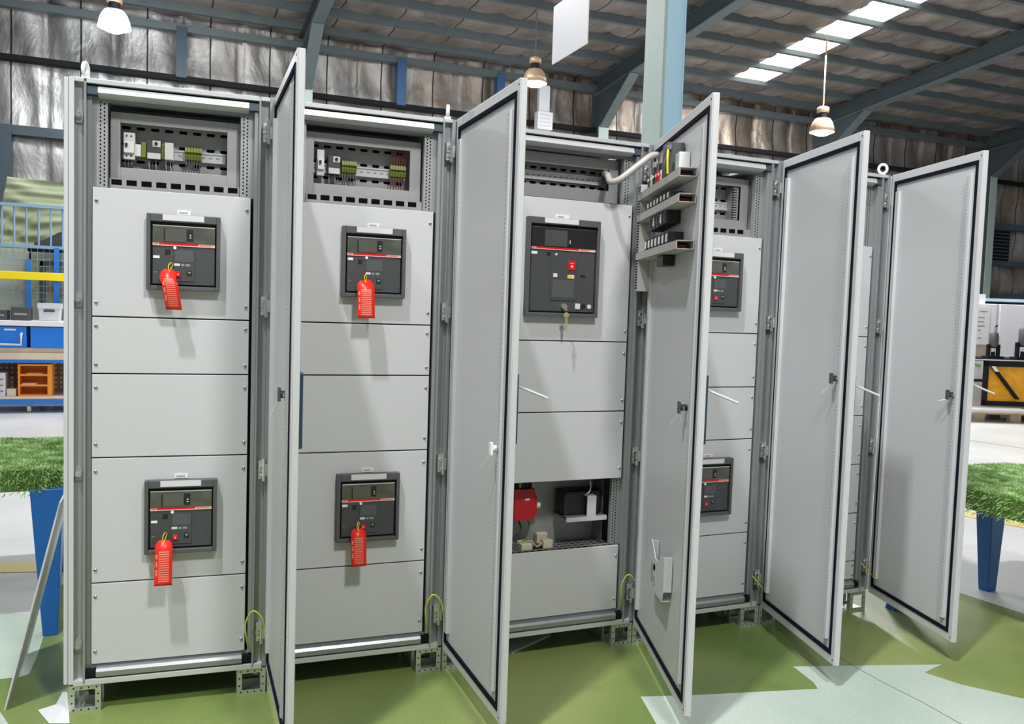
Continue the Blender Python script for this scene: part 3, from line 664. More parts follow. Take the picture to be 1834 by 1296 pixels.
# red tags
def red_tag(i, x, z, label, curl=0.0, wd=.056, ht=.128):
    loc, br = place(i, x, .0155 - .040, z)
    e = empty('warning_tag', loc, br); tag(e, label, 'tag', 'red tags hung on the breakers')
    n = 14; b = MB()
    def P(u, v, off=0.0):
        # u -1..1 across, v 0..1 down
        x_ = u * wd / 2; 
        if v < .1: x_ *= .55 + 4.5 * v
        y_ = -.004 - (math.sin(min(1, v * 2.4) * PI / 2) * .012 + (v * .02 if curl == 0 else -v * .004)) * (1 if curl == 0 else 1.6)
        z_ = -v * ht
        if curl: x_ += curl * (max(0, v - .25)) * .045 - (.004 if v < .3 else 0); y_ -= .012 * math.sin(v * PI); x_ *= 1.0
        return (x_, y_ + off, z_)
    vs = [P(u, v / n) for v in range(n + 1) for u in (-1, 1)] + [P(u, v / n, .0012) for v in range(n + 1) for u in (-1, 1)]; N = 2 * (n + 1); fs = []
    for v in range(n): fs.append((2 * v, 2 * v + 1, 2 * v + 3, 2 * v + 2)); fs.append((N + 2 * v, N + 2 * v + 2, N + 2 * v + 3, N + 2 * v + 1)); fs.append((2 * v, 2 * v + 2, N + 2 * v + 2, N + 2 * v)); fs.append((2 * v + 1, N + 2 * v + 1, N + 2 * v + 3, 2 * v + 3))
    fs.append((0, N, N + 1, 1)); fs.append((2 * n, 2 * n + 1, N + 2 * n + 1, N + 2 * n))
    b.add(vs, fs, TAGRED, True); b.build('tag_sheet', e)
    b = MB()
    for r in range(14):
        v0 = .24 + r * .05
        if v0 > .9: break
        for (u0, u1) in ((-.55, .62),): 
            q = [P(u0, v0, -.0006), P(u1, v0, -.0006), P(u1, v0 + .026, -.0006), P(u0, v0 + .026, -.0006)]; b.add(q, [(0, 1, 2, 3)], TAGTXT)
    for (v0, v1) in ((.30, .40), (.46, .58), (.64, .78)):
        q = [P(-.85, v0, -.0006), P(-.68, v0, -.0006), P(-.68, v1, -.0006), P(-.85, v1, -.0006)]; b.add(q, [(0, 1, 2, 3)], TAGTXT)
    b.build('printing', e)
    b = MB(); b.tube(bez([(0, -.012, -.010), (-.004, -.008, .008), (.002, .006, .022), (.008, .016, .016), (.004, .004, .004), (0, -.010, -.008)], 6), .0014, YELLOW, 6); b.build('tie', e); return e
red_tag(0, .308, 1.502, 'curled red warning tag on the upper breaker of the first cabinet', .45, .050, .135)
red_tag(0, .297, .585, 'flat red warning tag hanging on the lower breaker of the first cabinet', 0, .056, .148)
red_tag(1, .320, 1.493, 'red warning tag with a rounded top on the upper breaker of the second cabinet', 0, .062, .135)
red_tag(1, .313, .588, 'red warning tag hanging on the lower breaker of the second cabinet', 0, .056, .132)

# ------------------------------------------------------------------ middle cabinet, lower compartment
c2 = cabs[2]; w2 = B[2][3]
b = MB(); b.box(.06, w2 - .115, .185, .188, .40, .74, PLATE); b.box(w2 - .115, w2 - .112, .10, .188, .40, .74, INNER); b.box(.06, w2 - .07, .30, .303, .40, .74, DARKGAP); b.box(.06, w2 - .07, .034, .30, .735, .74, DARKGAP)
b.build('compartment_back', c2)
b = MB(); b.box(.07, w2 - .085, .036, .185, .418, .424, INNER)
for r in range(4):
    x = .09
    while x < w2 - .12: b.box(x, x + .02, .055 + r * .03, .063 + r * .03, .4238, .4246, HOLE); x += .03
b.build('slotted_tray', c2)
perf_strip(w2 - .108, w2 - .076, .036, .433, .716).build('perforated_strip', c2)
perf_strip(.076, .108, .036, .433, .716).build('perforated_strip', c2)
b = MB(); b.box(.325, .415, .09, .185, .545, .675, UNITRED); b.prism([(.415, .665), (.432, .640), (.432, .565), (.415, .550)], .10, .185, UNITRED)
b.box(.372, .392, .0885, .09, .628, .636, WHITE); b.cyl((.432, .12, .60), (.450, .12, .60), .016, LABEL, 14)
rd = b.build('current_transformer', c2, bevel=.003, label='dark red current transformer with white marking')
b = MB()
for q, (m_, r0) in enumerate(((BLACK, .075), (BODY, .06), (mat('wire_blue', (.03, .07, .2), .5), .045), (YELLOW, .03))):
    b.tube(bez([(.33 + r0, .12, .675), (.33 + r0 * 1.02, .125, .70), (.33 + r0 * .7, .13, .725), (.33, .13, .735)], 6), .007, m_, 8)
b.build('wiring', rd)
b = MB(); b.tube(bez([(.40, .13, .545), (.41, .12, .51), (.40, .11, .475), (.375, .10, .455), (.34, .10, .445)], 6), .0038, mat('wire_green', (.10, .22, .05), .5), 8); b.build('wiring', rd); b = MB(); b.tube(bez([(.36, .13, .545), (.37, .12, .51), (.36, .11, .49), (.33, .11, .47)], 6), .0038, BLACK, 8); b.build('wiring', rd)
b = MB(); b.box(.545, .735, .055, .175, .545, .553, FRAME); b.box(.545, .735, .050, .055, .535, .553, RAILM); b.box(.545, .550, .055, .185, .535, .553, FRAME); tb = b.build('transformer_bracket', c2)
b = MB(); b.box(.548, .728, .085, .180, .553, .655, BLACK); b.build('transformer', c2, bevel=.012, label='black transformer on a small steel bracket')
b = MB(); b.box(.640, .682, .050, .054, .553, .640, RAILM); b.box(.640, .682, .054, .085, .637, .640, RAILM); b.build('clamp_strip', c2)
b = MB(); b.tube(bez([(.66, .07, .700), (.664, .07, .675), (.655, .065, .655), (.64, .06, .648)], 6), .0022, WHITEP, 6); b.build('wiring', c2)
b = MB()
for (x, y, z, sx, sy, sz) in ((.355, .07, .424, .05, .04, .028), (.455, .075, .424, .045, .035, .034), (.37, .14, .424, .05, .03, .02), (.46, .15, .424, .05, .03, .045)):
    q_ = MB(); q_.box(x, x + sx, y, y + sy, z, z + sz, CREAM); q_.build('connector', c2, bevel=.004)
b.box(.405, .455, .08, .10, .424, .432, BLACK); b.tube(bez([(.38, .10, .45), (.40, .08, .46), (.43, .08, .434), (.46, .09, .455)], 5), .003, CREAM, 6)
b.build('wiring', c2)

# hose from the top module to the equipped door
b = MB(); P = bez([(.69, .11, 1.99), (.665, .03, 1.965), (.635, -.05, 1.928), (.655, -.09, 1.935), (.72, -.11, 1.990), (.78, -.115, 2.035), (.825, -.105, 2.035), (.850, -.085, 1.985), (.850, -.06, 1.93)], 14)
b.tube(P, .0125, HOSE, 14, 0.07); b.build('cable_hose', c2)

# equipment on the third door (door-local: x from hinge, -y towards the viewer)
d3, dw3, a3 = doors[2]
def duct(z, x0=.02, x1=.705):
    b = MB(); t = .0022; D0, D1 = -.062, -.002; h = .030
    b.box(x0, x1, D0, D0 + t, z - h / 2, z + h / 2, TRUNK); b.box(x0, x1, D0, D1, z - h / 2, z - h / 2 + t, TRUNK); b.box(x0, x1, D0, D1, z + h / 2 - t, z + h / 2, TRUNK); b.box(x0, x1, D1 - t, D1, z - h / 2, z + h / 2, TRUNK)
    b.box(x0, x1 - .05, D0 + .01, D1 - .01, z - .010, z + .004, WIRER); return b.build('cable_duct', d3, bevel=.0006)
for z in (1.880, 1.795, 1.640): duct(z)
b = MB(); b.box(.020, .062, -.060, -.002, 1.50, 1.93, TRUNK); z = 1.51
while z < 1.92: b.box(.024, .060, -.0608, -.060, z, z + .005, HOLE); z += .011
b.build('slotted_duct', d3)
b = MB(); x = .14
for k_, (m1, hh) in enumerate(((DKCASE, .085), (CREAM, .08), (BLACK, .085), (UNITRED, .08), (RED, .075), (WHITEP, .07))):
    b.box(x, x + .026, -.050, -.002, 1.897, 1.897 + hh * .6, m1); b.cyl((x + .013, -.03, 1.897 + hh * .6), (x + .013, -.03, 1.897 + hh), .009, BLACK if k_ % 2 else DKCASE, 8); b.box(x + .004, x + .022, -.052, -.050, 1.897 + hh * .35, 1.897 + hh * .48, WHITE); x += .044
b.build('fuse_row', d3, bevel=.001)
b = MB(); b.box(.440, .520, -.062, -.002, 1.897, 2.012, DKCASE); b.box(.430, .440, -.060, -.002, 1.897, 2.005, WHITEP); b.box(.545, .600, -.040, -.002, 1.897, 1.965, LABEL); b.cyl((.525, -.058, 1.985), (.525, -.058, 2.000), .008, CHROME, 10)
q = b.build('power_supply', d3, bevel=.002)
b = MB(); b.tube(bez([(.525, -.062, 1.985), (.536, -.066, 1.95), (.530, -.062, 1.90)], 6), .004, YELLOW, 8); b.build('wiring', q); b = MB(); b.tube(bez([(.52, -.066, 1.96), (.525, -.074, 1.93), (.52, -.07, 1.90)], 6), .004, DKCASE, 8); b.build('wiring', q)
b = MB()
for k_ in range(7):
    x = .16 + k_ * .055; b.box(x, x + .036, -.052, -.002, 1.813, 1.842, BLACK if k_ % 2 else DKCASE); b.box(x + .006, x + .026, -.054, -.052, 1.820, 1.838, LABEL)
b.build('relay_row', d3, bevel=.001)
b = MB()
for k_ in range(5):
    x = .22 + k_ * .058; b.box(x, x + .042, -.052, -.002, 1.725 + .002 * k_, 1.778, BLACK); b.box(x + .008, x + .026, -.055, -.052, 1.738, 1.772, LABEL if k_ % 2 else DKCASE)
b.build('relay_row', d3, bevel=.002)
b = MB()
for k_ in range(7):
    x = .16 + k_ * .058; b.box(x, x + .040, -.055, -.002, 1.656, 1.698, BLACK); b.box(x + .006, x + .030, -.0575, -.055, 1.662, 1.690, WHITE if k_ < 5 else LABEL)
b.build('contactor_row', d3, bevel=.002)
b = MB(); b.box(.34, .44, -.045, -.002, 1.585, 1.622, BLACK); b.box(.28, .34, -.03, -.002, 1.600, 1.622, OLIVE); b.build('relay_row', d3, bevel=.002)
# document pocket
b = MB(); b.prism([(.41, .395), (.60, .395), (.612, .43), (.612, .555), (.56, .545), (.53, .515), (.48, .515), (.45, .545), (.41, .570), (.395, .56), (.395, .42)], -.034, -.030, PAINT)
b.box(.395, .399, -.034, -.002, .42, .56, PAINT); b.box(.608, .612, -.034, -.002, .43, .555, PAINT); b.box(.41, .60, -.034, -.002, .392, .396, PAINT)
b.prism([(.43, .42), (.45, .42), (.45, .49), (.43, .50)], -.0365, -.034, FRAME); b.lathe([(.012, 0), (.012, .002)], (.475, -.0342, .48), HOLE, 12, (0, -1, 0)); b.box(.47, .483, -.0365, -.034, .41, .45, FRAME)
b.build('document_pocket', d3, bevel=.003)

# ------------------------------------------------------------------ leaning sheet at the left of the first cabinet
b = MB(); M_ = Matrix.Translation((-.200, .09, 0.002)) @ Matrix.Rotation(math.atan2(.165, .70), 4, 'Y')
b.box(0, .006, 0, .50, 0, .72, PAINT, M_)
tag(b.build('steel_sheet', bevel=.001), 'thin grey steel sheet leaning against the left side of the first cabinet', 'sheet')
# flat board lying under the cabinets
b = MB(); M_ = Matrix.Translation((1.62, .02, 0)) @ Matrix.Rotation(.5, 4, 'Z'); b.box(0, .26, 0, .2, .001, .010, GREYB, M_)
tag(b.build('cardboard_piece'), 'flat grey piece of board lying on the floor under the middle cabinet', 'board')

# ------------------------------------------------------------------ grass-topped tables
def grass_table(cx, cy, hx, hy, z0, z1, legs, label, legw, rad=.12):
    e = empty('grass_table', (cx, cy, 0)); tag(e, label, 'table', 'tables covered in artificial grass')
    b = MB(); poly = []
    for (sx, sy, a0) in ((1, 1, 0), (-1, 1, 90), (-1, -1, 180), (1, -1, 270)):
        for k in range(7): t = math.radians(a0 + 15 * k); poly.append((sx * (hx - rad) + rad * math.cos(t), sy * (hy - rad) + rad * math.sin(t)))
    b.prism([(p[0] * .985, p[1] * .985) for p in poly], z0 + .012, z1 - .012, mat('table_board', (.08, .16, .02), .8), plane='XY'); b.build('tabletop', e)
    # turf: many short blades over top and skirt
    g = MB(); rnd = random.Random(int(cx * 100) + 5); vs = []; fs = []
    def blade(p, n, L):
        t = Vector((rnd.uniform(-1, 1), rnd.uniform(-1, 1), rnd.uniform(-.6, .6))); d = (n * 1.2 + t * .9).normalized() * L; s = n.cross(Vector((rnd.uniform(-1, 1), rnd.uniform(-1, 1), rnd.uniform(-1, 1)))).normalized() * .0016
        k0 = len(vs); vs.extend([p - s, p + s, p + d * .6 + s * .6, p + d + Vector((0, 0, -L * .25))]); fs.append((k0, k0 + 1, k0 + 2)); fs.append((k0, k0 + 2, k0 + 3))
    for _ in range(30000):
        x = rnd.uniform(-hx, hx); y = rnd.uniform(-hy, hy); ax = abs(x) - (hx - rad); ay = abs(y) - (hy - rad)
        if ax > 0 and ay > 0 and math.hypot(ax, ay) > rad: continue
        blade(Vector((x, y, z1 - .014)), Vector((0, 0, 1)), rnd.uniform(.014, .028))
    m = len(poly)
    for _ in range(22000):
        k = rnd.randrange(m); p, q = poly[k], poly[(k + 1) % m]; L = math.hypot(q[0] - p[0], q[1] - p[1])
        if L < .1 and rnd.random() > .18: continue
        t = rnd.random(); nn = Vector((q[1] - p[1], -(q[0] - p[0]), 0)).normalized(); blade(Vector((p[0] * .985 + (q[0] - p[0]) * t * .985, p[1] * .985 + (q[1] - p[1]) * t * .985, rnd.uniform(z0, z1 - .01))), nn + Vector((0, 0, -.25)), rnd.uniform(.014, .03))
    g.add(vs, fs, GRASS); gg = g.build('grass_cover', e); gg['kind'] = 'stuff'
    for (lx, ly, tx, ty) in legs:
        b = MB(); a, c_ = legw; vs = []
        for (x, y, h, s) in ((lx, ly, 0.0, c_), (tx, ty, z0 + .02, a)):
            vs += [(x - s, y - s, h), (x + s, y - s, h), (x + s, y + s, h), (x - s, y + s, h)]
        b.add(vs, [(0, 3, 2, 1), (4, 5, 6, 7), (0, 1, 5, 4), (1, 2, 6, 5), (2, 3, 7, 6), (3, 0, 4, 7)], BLUEP); b.build('leg', e, bevel=.004)
    return e
grass_table(-.58, 1.31, .50, .44, .575, .690, [(.445, -.51, .42, -.38), (.42, .42, .40, .36), (-.45, -.5, -.42, -.38), (-.45, .45, -.42, .38)], 'table covered in artificial grass with blue legs left of the first cabinet', (.062, .028))
grass_table(4.25, -.30, .47, .50, .535, .655, [(.12, .345, .10, .34), (-.62, .265, -.36, .26), (.38, -.40, .36, -.38), (-.30, -1.3 + .9, -.28, -.36)][:3], 'table covered in artificial grass with blue legs right of the last door', (.056, .030))

# ------------------------------------------------------------------ pendant lamps
def pendant(x, y, z, top, w, label, glow, cordm, bare=False):
    e = empty('pendant_lamp', (x, y, z)); tag(e, label, 'lamp', 'pendant lamps under the roof')
    s = w / .44
    b = MB(); b.cyl((0, 0, .40 * s), (0, 0, rz(y) + .09 - z), .012 * s, cordm, 8); b.build('cord', e)
    b = MB(); b.lathe([(.085 * s, .34 * s), (.105 * s, .35 * s), (.105 * s, .43 * s), (.07 * s, .45 * s)], (0, 0, 0), LAMPSH, 20); b.build('gear_box', e)
    b = MB(); b.lathe([(.075 * s, .24 * s), (.075 * s, .34 * s)], (0, 0, 0), BLKSTEEL, 18); b.build('neck', e)
    b = MB(); b.lathe([(.07 * s, .25 * s), (.13 * s, .235 * s), (.17 * s, .18 * s), (.20 * s, .10 * s), (.22 * s, 0), (.214 * s, 0), (.19 * s, .10 * s), (.16 * s, .17 * s), (.12 * s, .22 * s)], (0, 0, 0), GLASSC if bare else LAMPSH, 28, cap=False); b.build('lamp_shade', e)
    b = MB(); b.lathe([(.03 * s, .16 * s), (.09 * s, .13 * s), (.15 * s, .05 * s), (.16 * s, -.02 * s), (.10 * s, -.05 * s), (.02 * s, -.06 * s)], (0, 0, 0), BULB, 20); b.build('bulb', e)
    l = lamp('pendant_light', 'POINT', (x, y, z - .16 * s), glow, (.88, .94, 1.0), .12); return e
pendant(11.17, 9.27, 4.80, 6.37, .44, 'brown pendant lamp hanging from a long cord below the skylight', 90, mat('cord_brown', (.35, .22, .14), .7))
pendant(-.38, 10.39, 5.17, 6.5, .44, 'bright bulb pendant lamp above the first cabinet, glare around it', 130, CORDM, True)
pendant(5.45, 9.04, 4.86, 6.6, .38, 'lit pendant lamp just above the second open door', 60, CORDM)

# hanging board
b = MB(); b.box(3.325, 3.335, 3.00, 3.66, 3.51, 3.99, WHITEP); e = b.build('hanging_board', bevel=.002); tag(e, 'blank white board hanging edge-on from the roof left of the blue column', 'sign')
b = MB(); b.cyl((3.33, 3.12, 3.99), (3.33, 3.12, rz(3.12) + .06), .002, PRINT, 6); b.cyl((3.33, 3.40, 3.99), (3.33, 3.40, rz(3.4) + .06), .002, PRINT, 6); b.build('wire', e)
# white wall box; strip above it models the lamp's reflection on the foil
e = empty('wall_box', (7.18, WY - .42, 5.0)); tag(e, 'white box on the back wall below a pale strip modelling the lamp reflection', 'electrical box')
b = MB(); b.box(-.16, .16, -.05, .12, .0, .34, WHITEP)
for q in range(4): b.box(-.12, .12, -.056, -.05, .06 + q * .07, .075 + q * .07, GREYB)
b.build('enclosure', e, bevel=.008)
b = MB(); b.box(-.12, .10, 0, .10, .34, .86, WHITEP)
for q in range(6): b.cyl((.10, .05, .38 + q * .08), (.10, .05, .44 + q * .08), .03, WHITEP, 10)
b.build('reflection_strip', e)

# ------------------------------------------------------------------ left background (around y = 8.5)
e = empty('tool_cart', (-1.35, 8.5, 0)); tag(e, 'long blue workshop cart with drawers, pale worktop and pegboard, far behind on the left', 'cart')
X0, X1 = -2.6, 1.4
b = MB(); b.box(X0, X1, 0, .75, .10, .17, CARTBLUE); b.box(X0, X1, 0, .75, .17, .20, WOODL); b.build('lower_shelf', e, bevel=.004)
b = MB(); b.box(X0, X1, 0, .75, .64, .72, WOODL); b.box(X0, X1, .0, .75, .60, .64, CARTBLUE); b.build('worktop', e, bevel=.004)
b = MB(); b.box(X0, X1, .60, .62, .20, .60, BROWN)
x = X0 + .03
while x < X1:
    for z in (.25, .31, .37, .43, .49, .55): b.box(x, x + .02, .596, .60, z, z + .02, CREAM)
    x += .06
b.build('pegboard', e)
for (x0, x1) in ((-1.3, -.62 + .42 - .0), (.205, .88), (.90, 1.38)): 
    pass
for (x0, x1) in ((-1.25, -.57), (-.55, .13), (.17, .85), (.87, 1.38)):
    b = MB(); b.box(x0, x1, .02, .60, .78, 1.03, BRBLUE); dd = b.build('drawer', e, bevel=.006)
    xm = x1 - .17; b = MB(); b.tube([(xm - .12, .02, .95), (xm - .12, -.03, .95), (xm - .12, -.03, .82), (xm + .12, -.03, .82), (xm + .12, -.03, .95), (xm + .12, .02, .95)], .014, GREYB, 8); b.box(xm - .06, xm + .06, .014, .02, .985, 1.005, WHITE); b.build('handle', dd)
b = MB(); b.box(-1.26, 1.4, .0, .62, 1.04, 1.10, WHITEP); b.box(-1.26, 1.4, .05, .62, .72, .78, WOODL); b.build('drawer_housing', e, bevel=.004)
for x in (X0 + .2, .15, X1 - .2):
    b = MB(); b.cyl((x - .02, .1, .055), (x + .02, .1, .055), .055, CREAM, 16); b.box(x - .035, x + .035, .07, .13, .09, .102, SCREW); b.build('caster', e)
e = empty('pigeonhole_unit', (-1.31, 8.52, .201)); tag(e, 'small orange shelf unit with three compartments standing on the blue cart', 'shelf')
b = MB(); b.box(0, .02, 0, .28, 0, .385, ORANGE); b.box(.31, .36, 0, .28, 0, .385, ORANGE); b.box(.02, .31, .26, .28, 0, .385, ORANGE); b.build('case', e)
for z in (0, .12, .245, .365): b = MB(); b.box(.02, .31, 0, .26, z, z + .02, ORANGE); b.build('shelf', e)
b = MB(); b.box(-1.22, -1.06, 8.55, 8.70, .465 + .002, .472, WHITEP); b.box(-1.27, -1.12, 8.54, 8.68, .3415, .352, WHITEP); tag(b.build('paper_stack'), 'loose white papers inside the small orange shelf unit', 'papers')
b = MB(); b.box(-1.66, -1.44, 8.52, 8.72, .201, .48, GREYB)
for z in (.26, .33, .40): b.box(-1.64, -1.46, 8.515, 8.52, z, z + .01, DKCASE)
tag(b.build('storage_box', bevel=.006), 'grey storage box with slots left of the orange shelf unit', 'box')
b = MB(); b.box(-1.43, -1.33, 8.53, 8.68, .201, .29, CREAM); tag(b.build('storage_box', bevel=.006), 'low cream box between the grey box and the orange unit', 'box')
# things on top of the cart
e = empty('tool_case', (-1.0, 8.7, 1.101)); tag(e, 'light grey plastic case with latches on top of the cart', 'case')
b = MB(); b.prism([(-.11, 0), (.11, 0), (.125, .20), (-.125, .20)], 0, .2, GREYB); b.build('body', e, bevel=.01)
b = MB(); b.box(-.128, .128, -.01, .21, .15, .215, GREYB); b.box(-.06, .06, -.015, -.01, .11, .14, DKCASE); b.build('lid', e, bevel=.01)
for (x, w_, h, lab, nm) in ((-1.62, .36, .12, 'flat black tool case lying on the cart at the photo edge', 'black_case'), (-1.30, .20, .16, 'dark grey moulded case beside the light grey case', 'black_case')):
    b = MB(); b.box(x - w_ / 2, x + w_ / 2, 8.65, 8.9, 1.101, 1.101 + h, DKCASE); b.box(x - w_ / 2 + .03, x + w_ / 2 - .03, 8.64, 8.65, 1.101 + h * .4, 1.101 + h * .55, PRINT); tag(b.build(nm, bevel=.03), lab, 'case')
# mesh partition
e = empty('mesh_partition', (-2.5, 9.5, 0)); tag(e, 'blue wire mesh partition with upright rails behind the cart', 'fence')
b = MB(); b.box(0, 3.4, -.03, .03, 2.53, 2.57, mat('rail_blue', (.22, .36, .52), .5)); b.box(0, 3.4, -.02, .02, 2.01, 2.05, bpy.data.materials['rail_blue']); b.build('rail', e)
for q in range(24): b = MB(); b.cyl((.06 + q * .137, 0, 2.03), (.06 + q * .137, 0, 2.55), .012, bpy.data.materials['rail_blue'], 8); b.build('upright', e)
b = MB(); x = .02
while x < 3.4: b.cyl((x, 0, 1.0), (x, 0, 2.03), .003, bpy.data.materials['rail_blue'], 5); x += .07
z = 1.02
while z < 2.02: b.cyl((0, 0, z), (3.4, 0, z), .003, bpy.data.materials['rail_blue'], 5); z += .085
b.build('mesh_panel', e)
for x in (1.18, 1.5, 3.38): b = MB(); b.box(x - .03, x + .03, -.03, .03, 0, 2.03 if x > 1.2 else 1.86, CARTBLUE); b.build('post', e)
b = MB(); b.box(-2.6, 1.6, 9.30, 9.36, 1.60, 1.70, YELB); b.box(-2.6, -2.5, 9.30, 9.4, 0, 1.7, YELB); b.box(1.5, 1.6, 9.30, 9.4, 0, 1.7, YELB); tag(b.build('yellow_barrier', bevel=.006), 'bright yellow horizontal barrier beam in front of the mesh partition', 'barrier')
b = MB(); b.box(-3.5, 2.4, 9.90, 9.94, 0, 2.02, BEIGEG); tag(b.build('partition_board'), 'low beige-green partition board behind the wire mesh', 'partition')
e = empty('wooden_frame', (-1.22, 9.72, 0)); tag(e, 'brown wooden board standing in a dark blue frame behind the mesh', 'board')
b = MB(); b.box(.35, .85, 0, .04, 0, 1.80, BROWN); b.box(.1, .85, -.01, .0, 1.45, 1.53, BROWN); b.build('board', e)
b = MB(); b.box(0, .06, 0, .06, 0, 1.86, STEELBLUE); b.box(0, .8, 0, .06, 1.80, 1.86, STEELBLUE, Matrix.Rotation(.0, 4, 'Y')); b.box(.30, .38, -.03, .03, 0, 1.75, CARTBLUE); b.build('frame', e)
# draped tarpaulin
TARP = mat('sage_green_tarpaulin', (.30, .34, .22), .9, 0, .12, 4, .4)
b = MB(); vs = []; fs = []; nx = 60; nz = 40
for j in range(nz + 1):
    for i_ in range(nx + 1):
        u = i_ / nx; v = j / nz; xl = -1.82 + .16 * v; x = xl + (2.6 - xl) * u * .9; y = 10.25 - .12 * (1 - v) + .02 * math.sin(u * 17 + v * 5) + .018 * math.sin(v * 31 + u * 19 + 2 * math.sin(u * 17)) + .012 * math.sin(v * 57 - u * 33 + 3 * math.sin(u * 11 + v * 6))
        z = 2.0 + v * .98 - .10 * u; vs.append((x, y, z))
for j in range(nz):
    for i_ in range(nx): a_ = j * (nx + 1) + i_; fs.append((a_, a_ + 1, a_ + nx + 2, a_ + nx + 1))
b.add(vs, fs, TARP, True); b.box(-1.5, 2.2, 10.45, 11.4, 0, 2.85, BEIGEG)
tag(b.build('tarpaulin'), 'sage green tarpaulin draped over stored goods behind the partition', 'tarpaulin')
b = MB(); b.prism([(-1.28, 2.02), (-.85, 2.02), (-.85, 2.30), (-1.0, 2.24), (-1.16, 2.14), (-1.28, 2.10)], 9.68, 9.80, DKCASE); b.box(-1.35, -.5, 9.62, 9.86, 1.98, 2.02, BLKSTEEL); b.box(-1.33, -1.30, 9.6, 9.63, 0, 1.98, BLKSTEEL); b.box(-.55, -.5, 9.6, 9.65, 0, 1.98, BLKSTEEL)
tag(b.build('machine_cover'), 'dark machine part on a shelf in front of the green tarpaulin', 'machine')

# ------------------------------------------------------------------ right background (about x = 12, y = 6)
def RB(nm, lab, cat, loc, grp=None): e = empty(nm, loc, math.radians(-22)); return tag(e, lab, cat, grp)
e = RB('work_bench', 'black steel bench with an orange-brown side panel at the right edge', 'bench', (11.82, 6.30, 0))
b = MB(); b.box(-.35, 2.2, -.1, .8, .90, .94, BLKSTEEL); b.box(-.35, 2.2, -.105, -.1, .91, .925, GREYB); b.build('bench_top', e, bevel=.003)
b = MB()
for (x0, x1, z0, z1) in ((.06, .12, .22, .90), (.06, 2.2, .22, .29), (.06, 2.2, .82, .90), (2.14, 2.2, .22, .90)): b.box(x0, x1, -.1, -.04, z0, z1, BLKSTEEL)
b.box(-.35, .06, -.1, -.06, .58, .62, BLKSTEEL); b.box(.06, .12, .7, .76, .22, .9, BLKSTEEL); b.build('frame', e)
b = MB(); b.box(.12, 2.14, -.06, -.04, .29, .82, ORSTEEL); b.build('side_panel', e, label='orange-brown side panel')
b = MB(); b.prism([(.13, .82), (.19, .82), (.60, .33), (.54, .33)], -.14, -.1, BLKSTEEL); b.prism([(.13, .825), (.19, .825), (.25, .745), (.19, .745)], -.145, -.14, GREYB); b.build('brace', e)
b = MB(); b.box(-.3, .05, .0, .3, .62, .80, GREYB); b.box(-.3, .05, .0, .3, .80, .84, GRASS); tag(b.build('storage_box', None, (11.82, 6.30, 0), math.radians(-22)), 'grey box with a green top beside the orange bench panel', 'box')
e = RB('pallet', 'wooden pallet with boards on the floor under the right-hand bench', 'pallet', (11.75, 6.15, 0))
for y_ in (-.2, .35, .9):
    for x_ in (-.2, .35, .85): b = MB(); b.box(x_, x_ + .16, y_, y_ + .1, 0, .12, WOODB); b.build('block', e)
for q in range(6): b = MB(); b.box(-.3, 1.2, -.25 + q * .22, -.25 + q * .22 + .15, .12, .145, WOODB); b.build('slat', e)
b = MB(); b.box(-.4, 1.4, -.3, .5, .147, .175, WOODL); b.box(-.5, .6, -.35, .2, .176, .20, GREYB); tag(b.build('board_stack', None, (11.75, 6.15, 0), math.radians(-22)), 'loose pale boards stacked on the pallet', 'boards')
e = RB('white_cabinet', 'white equipment cabinet with paper notices behind the bench', 'cabinet', (12.57, 7.19, 0))
b = MB(); b.box(-.75, .50, 0, .9, 0, 1.80, WHITEP); b.box(.55, 2.2, 0, .9, 0, 1.80, WHITEP); b.box(.50, .55, .02, .9, 0, 1.80, GREYB); b.build('body', e, bevel=.01)
b = MB(); b.box(.05, .44, -.012, 0, .95, 1.30, mat('brown_recess', (.42, .36, .32), .6)); b.build('opening', e)
b = MB(); b.box(.12, .38, -.018, -.0125, 1.12, 1.74, WHITE); b.box(.14, .18, -.02, -.018, 1.64, 1.70, mat('navy_print', (.03, .03, .12), .5))
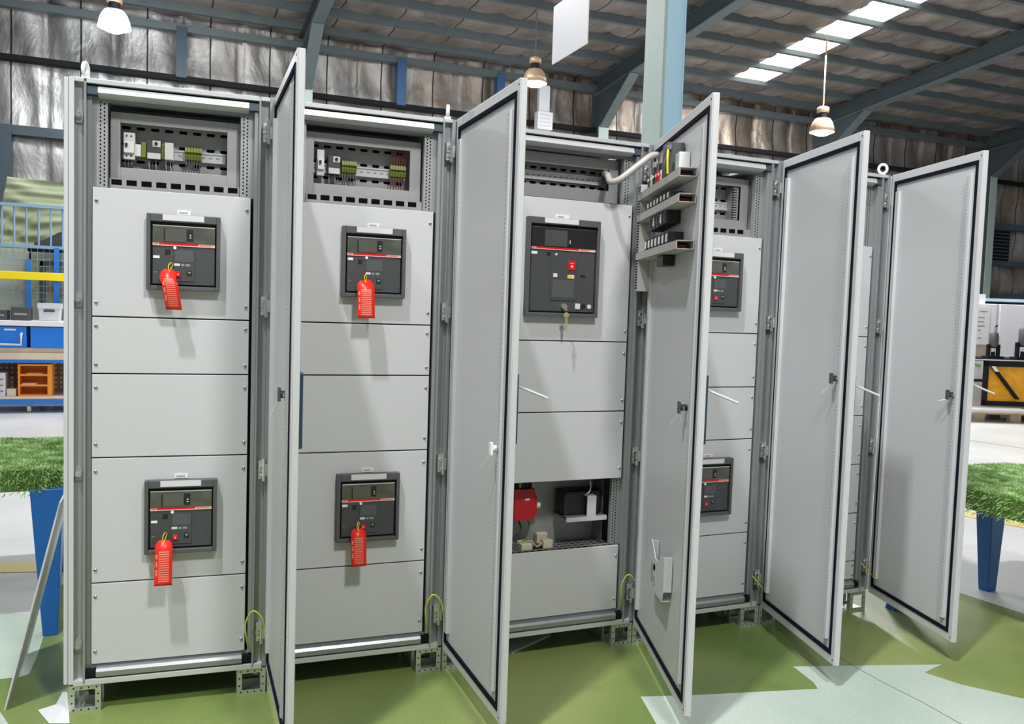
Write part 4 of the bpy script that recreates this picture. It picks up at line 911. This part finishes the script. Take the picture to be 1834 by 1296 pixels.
for (x0, x1, z_) in ((.21, .33, 1.66), (.16, .29, 1.56), (.16, .28, 1.49), (.14, .30, 1.42), (.19, .24, 1.35), (.19, .26, 1.22)): b.box(x0, x1, -.02, -.018, z_, z_ + .018, PRINT)
b.build('notice', e, label='white paper notice with printed lines')
b = MB(); b.box(-.25, .35, .1, .5, 1.801, 1.96, WHITEP); tag(b.build('white_box', None, (12.57, 7.19, 0), math.radians(-22)), 'white box lying on top of the white equipment cabinet', 'box')
b = MB(); b.box(.4, 2.1, .3, .6, 1.801, 1.85, BLKSTEEL); b.box(.45, 2.1, .25, .55, 1.85, 1.90, mat('pale_blue_rail', (.4, .6, .68), .4)); tag(b.build('rail_stack', None, (12.57, 7.19, 0), math.radians(-22)), 'pale blue metal rails lying on top of the white cabinet', 'rails')
def press(x, s, lab):
    e = RB('drill_press', lab, 'drill press', (x[0], x[1], .942), 'drill presses on the bench')
    b = MB(); b.box(-.13 * s, .13 * s, -.1, .1, 0, .03, BLKSTEEL); b.box(-.10 * s, -.06 * s, -.03, .03, .03, .20 * s, BLKSTEEL); b.box(.06 * s, .10 * s, -.03, .03, .03, .20 * s, BLKSTEEL); b.box(-.10 * s, .10 * s, -.03, .03, .16 * s, .22 * s, BLKSTEEL); b.build('stand', e, bevel=.004)
    b = MB(); b.lathe([(.055 * s, .18 * s), (.065 * s, .20 * s), (.065 * s, .40 * s), (.05 * s, .41 * s)], (0, 0, 0), DKCASE, 16); b.cyl((0, 0, .03), (0, 0, .1 * s), .03 * s, BLKSTEEL, 12); b.build('motor', e)
    b = MB(); b.cyl((0, 0, .41 * s), (.01, 0, .50 * s), .028 * s, PRINT, 10); b.cyl((.005, 0, .50 * s), (.05 * s, 0, .53 * s), .012 * s, BLKSTEEL, 8); b.build('handle', e)
    b = MB(); b.box(.066 * s, .09 * s, -.03, .03, .22 * s, .36 * s, CREAM); b.build('control_box', e)
press((12.10, 6.28), .95, 'black bench drill press in front of the white cabinet')
press((12.52, 6.10), 1.15, 'larger black bench drill press cut off by the right photo edge')
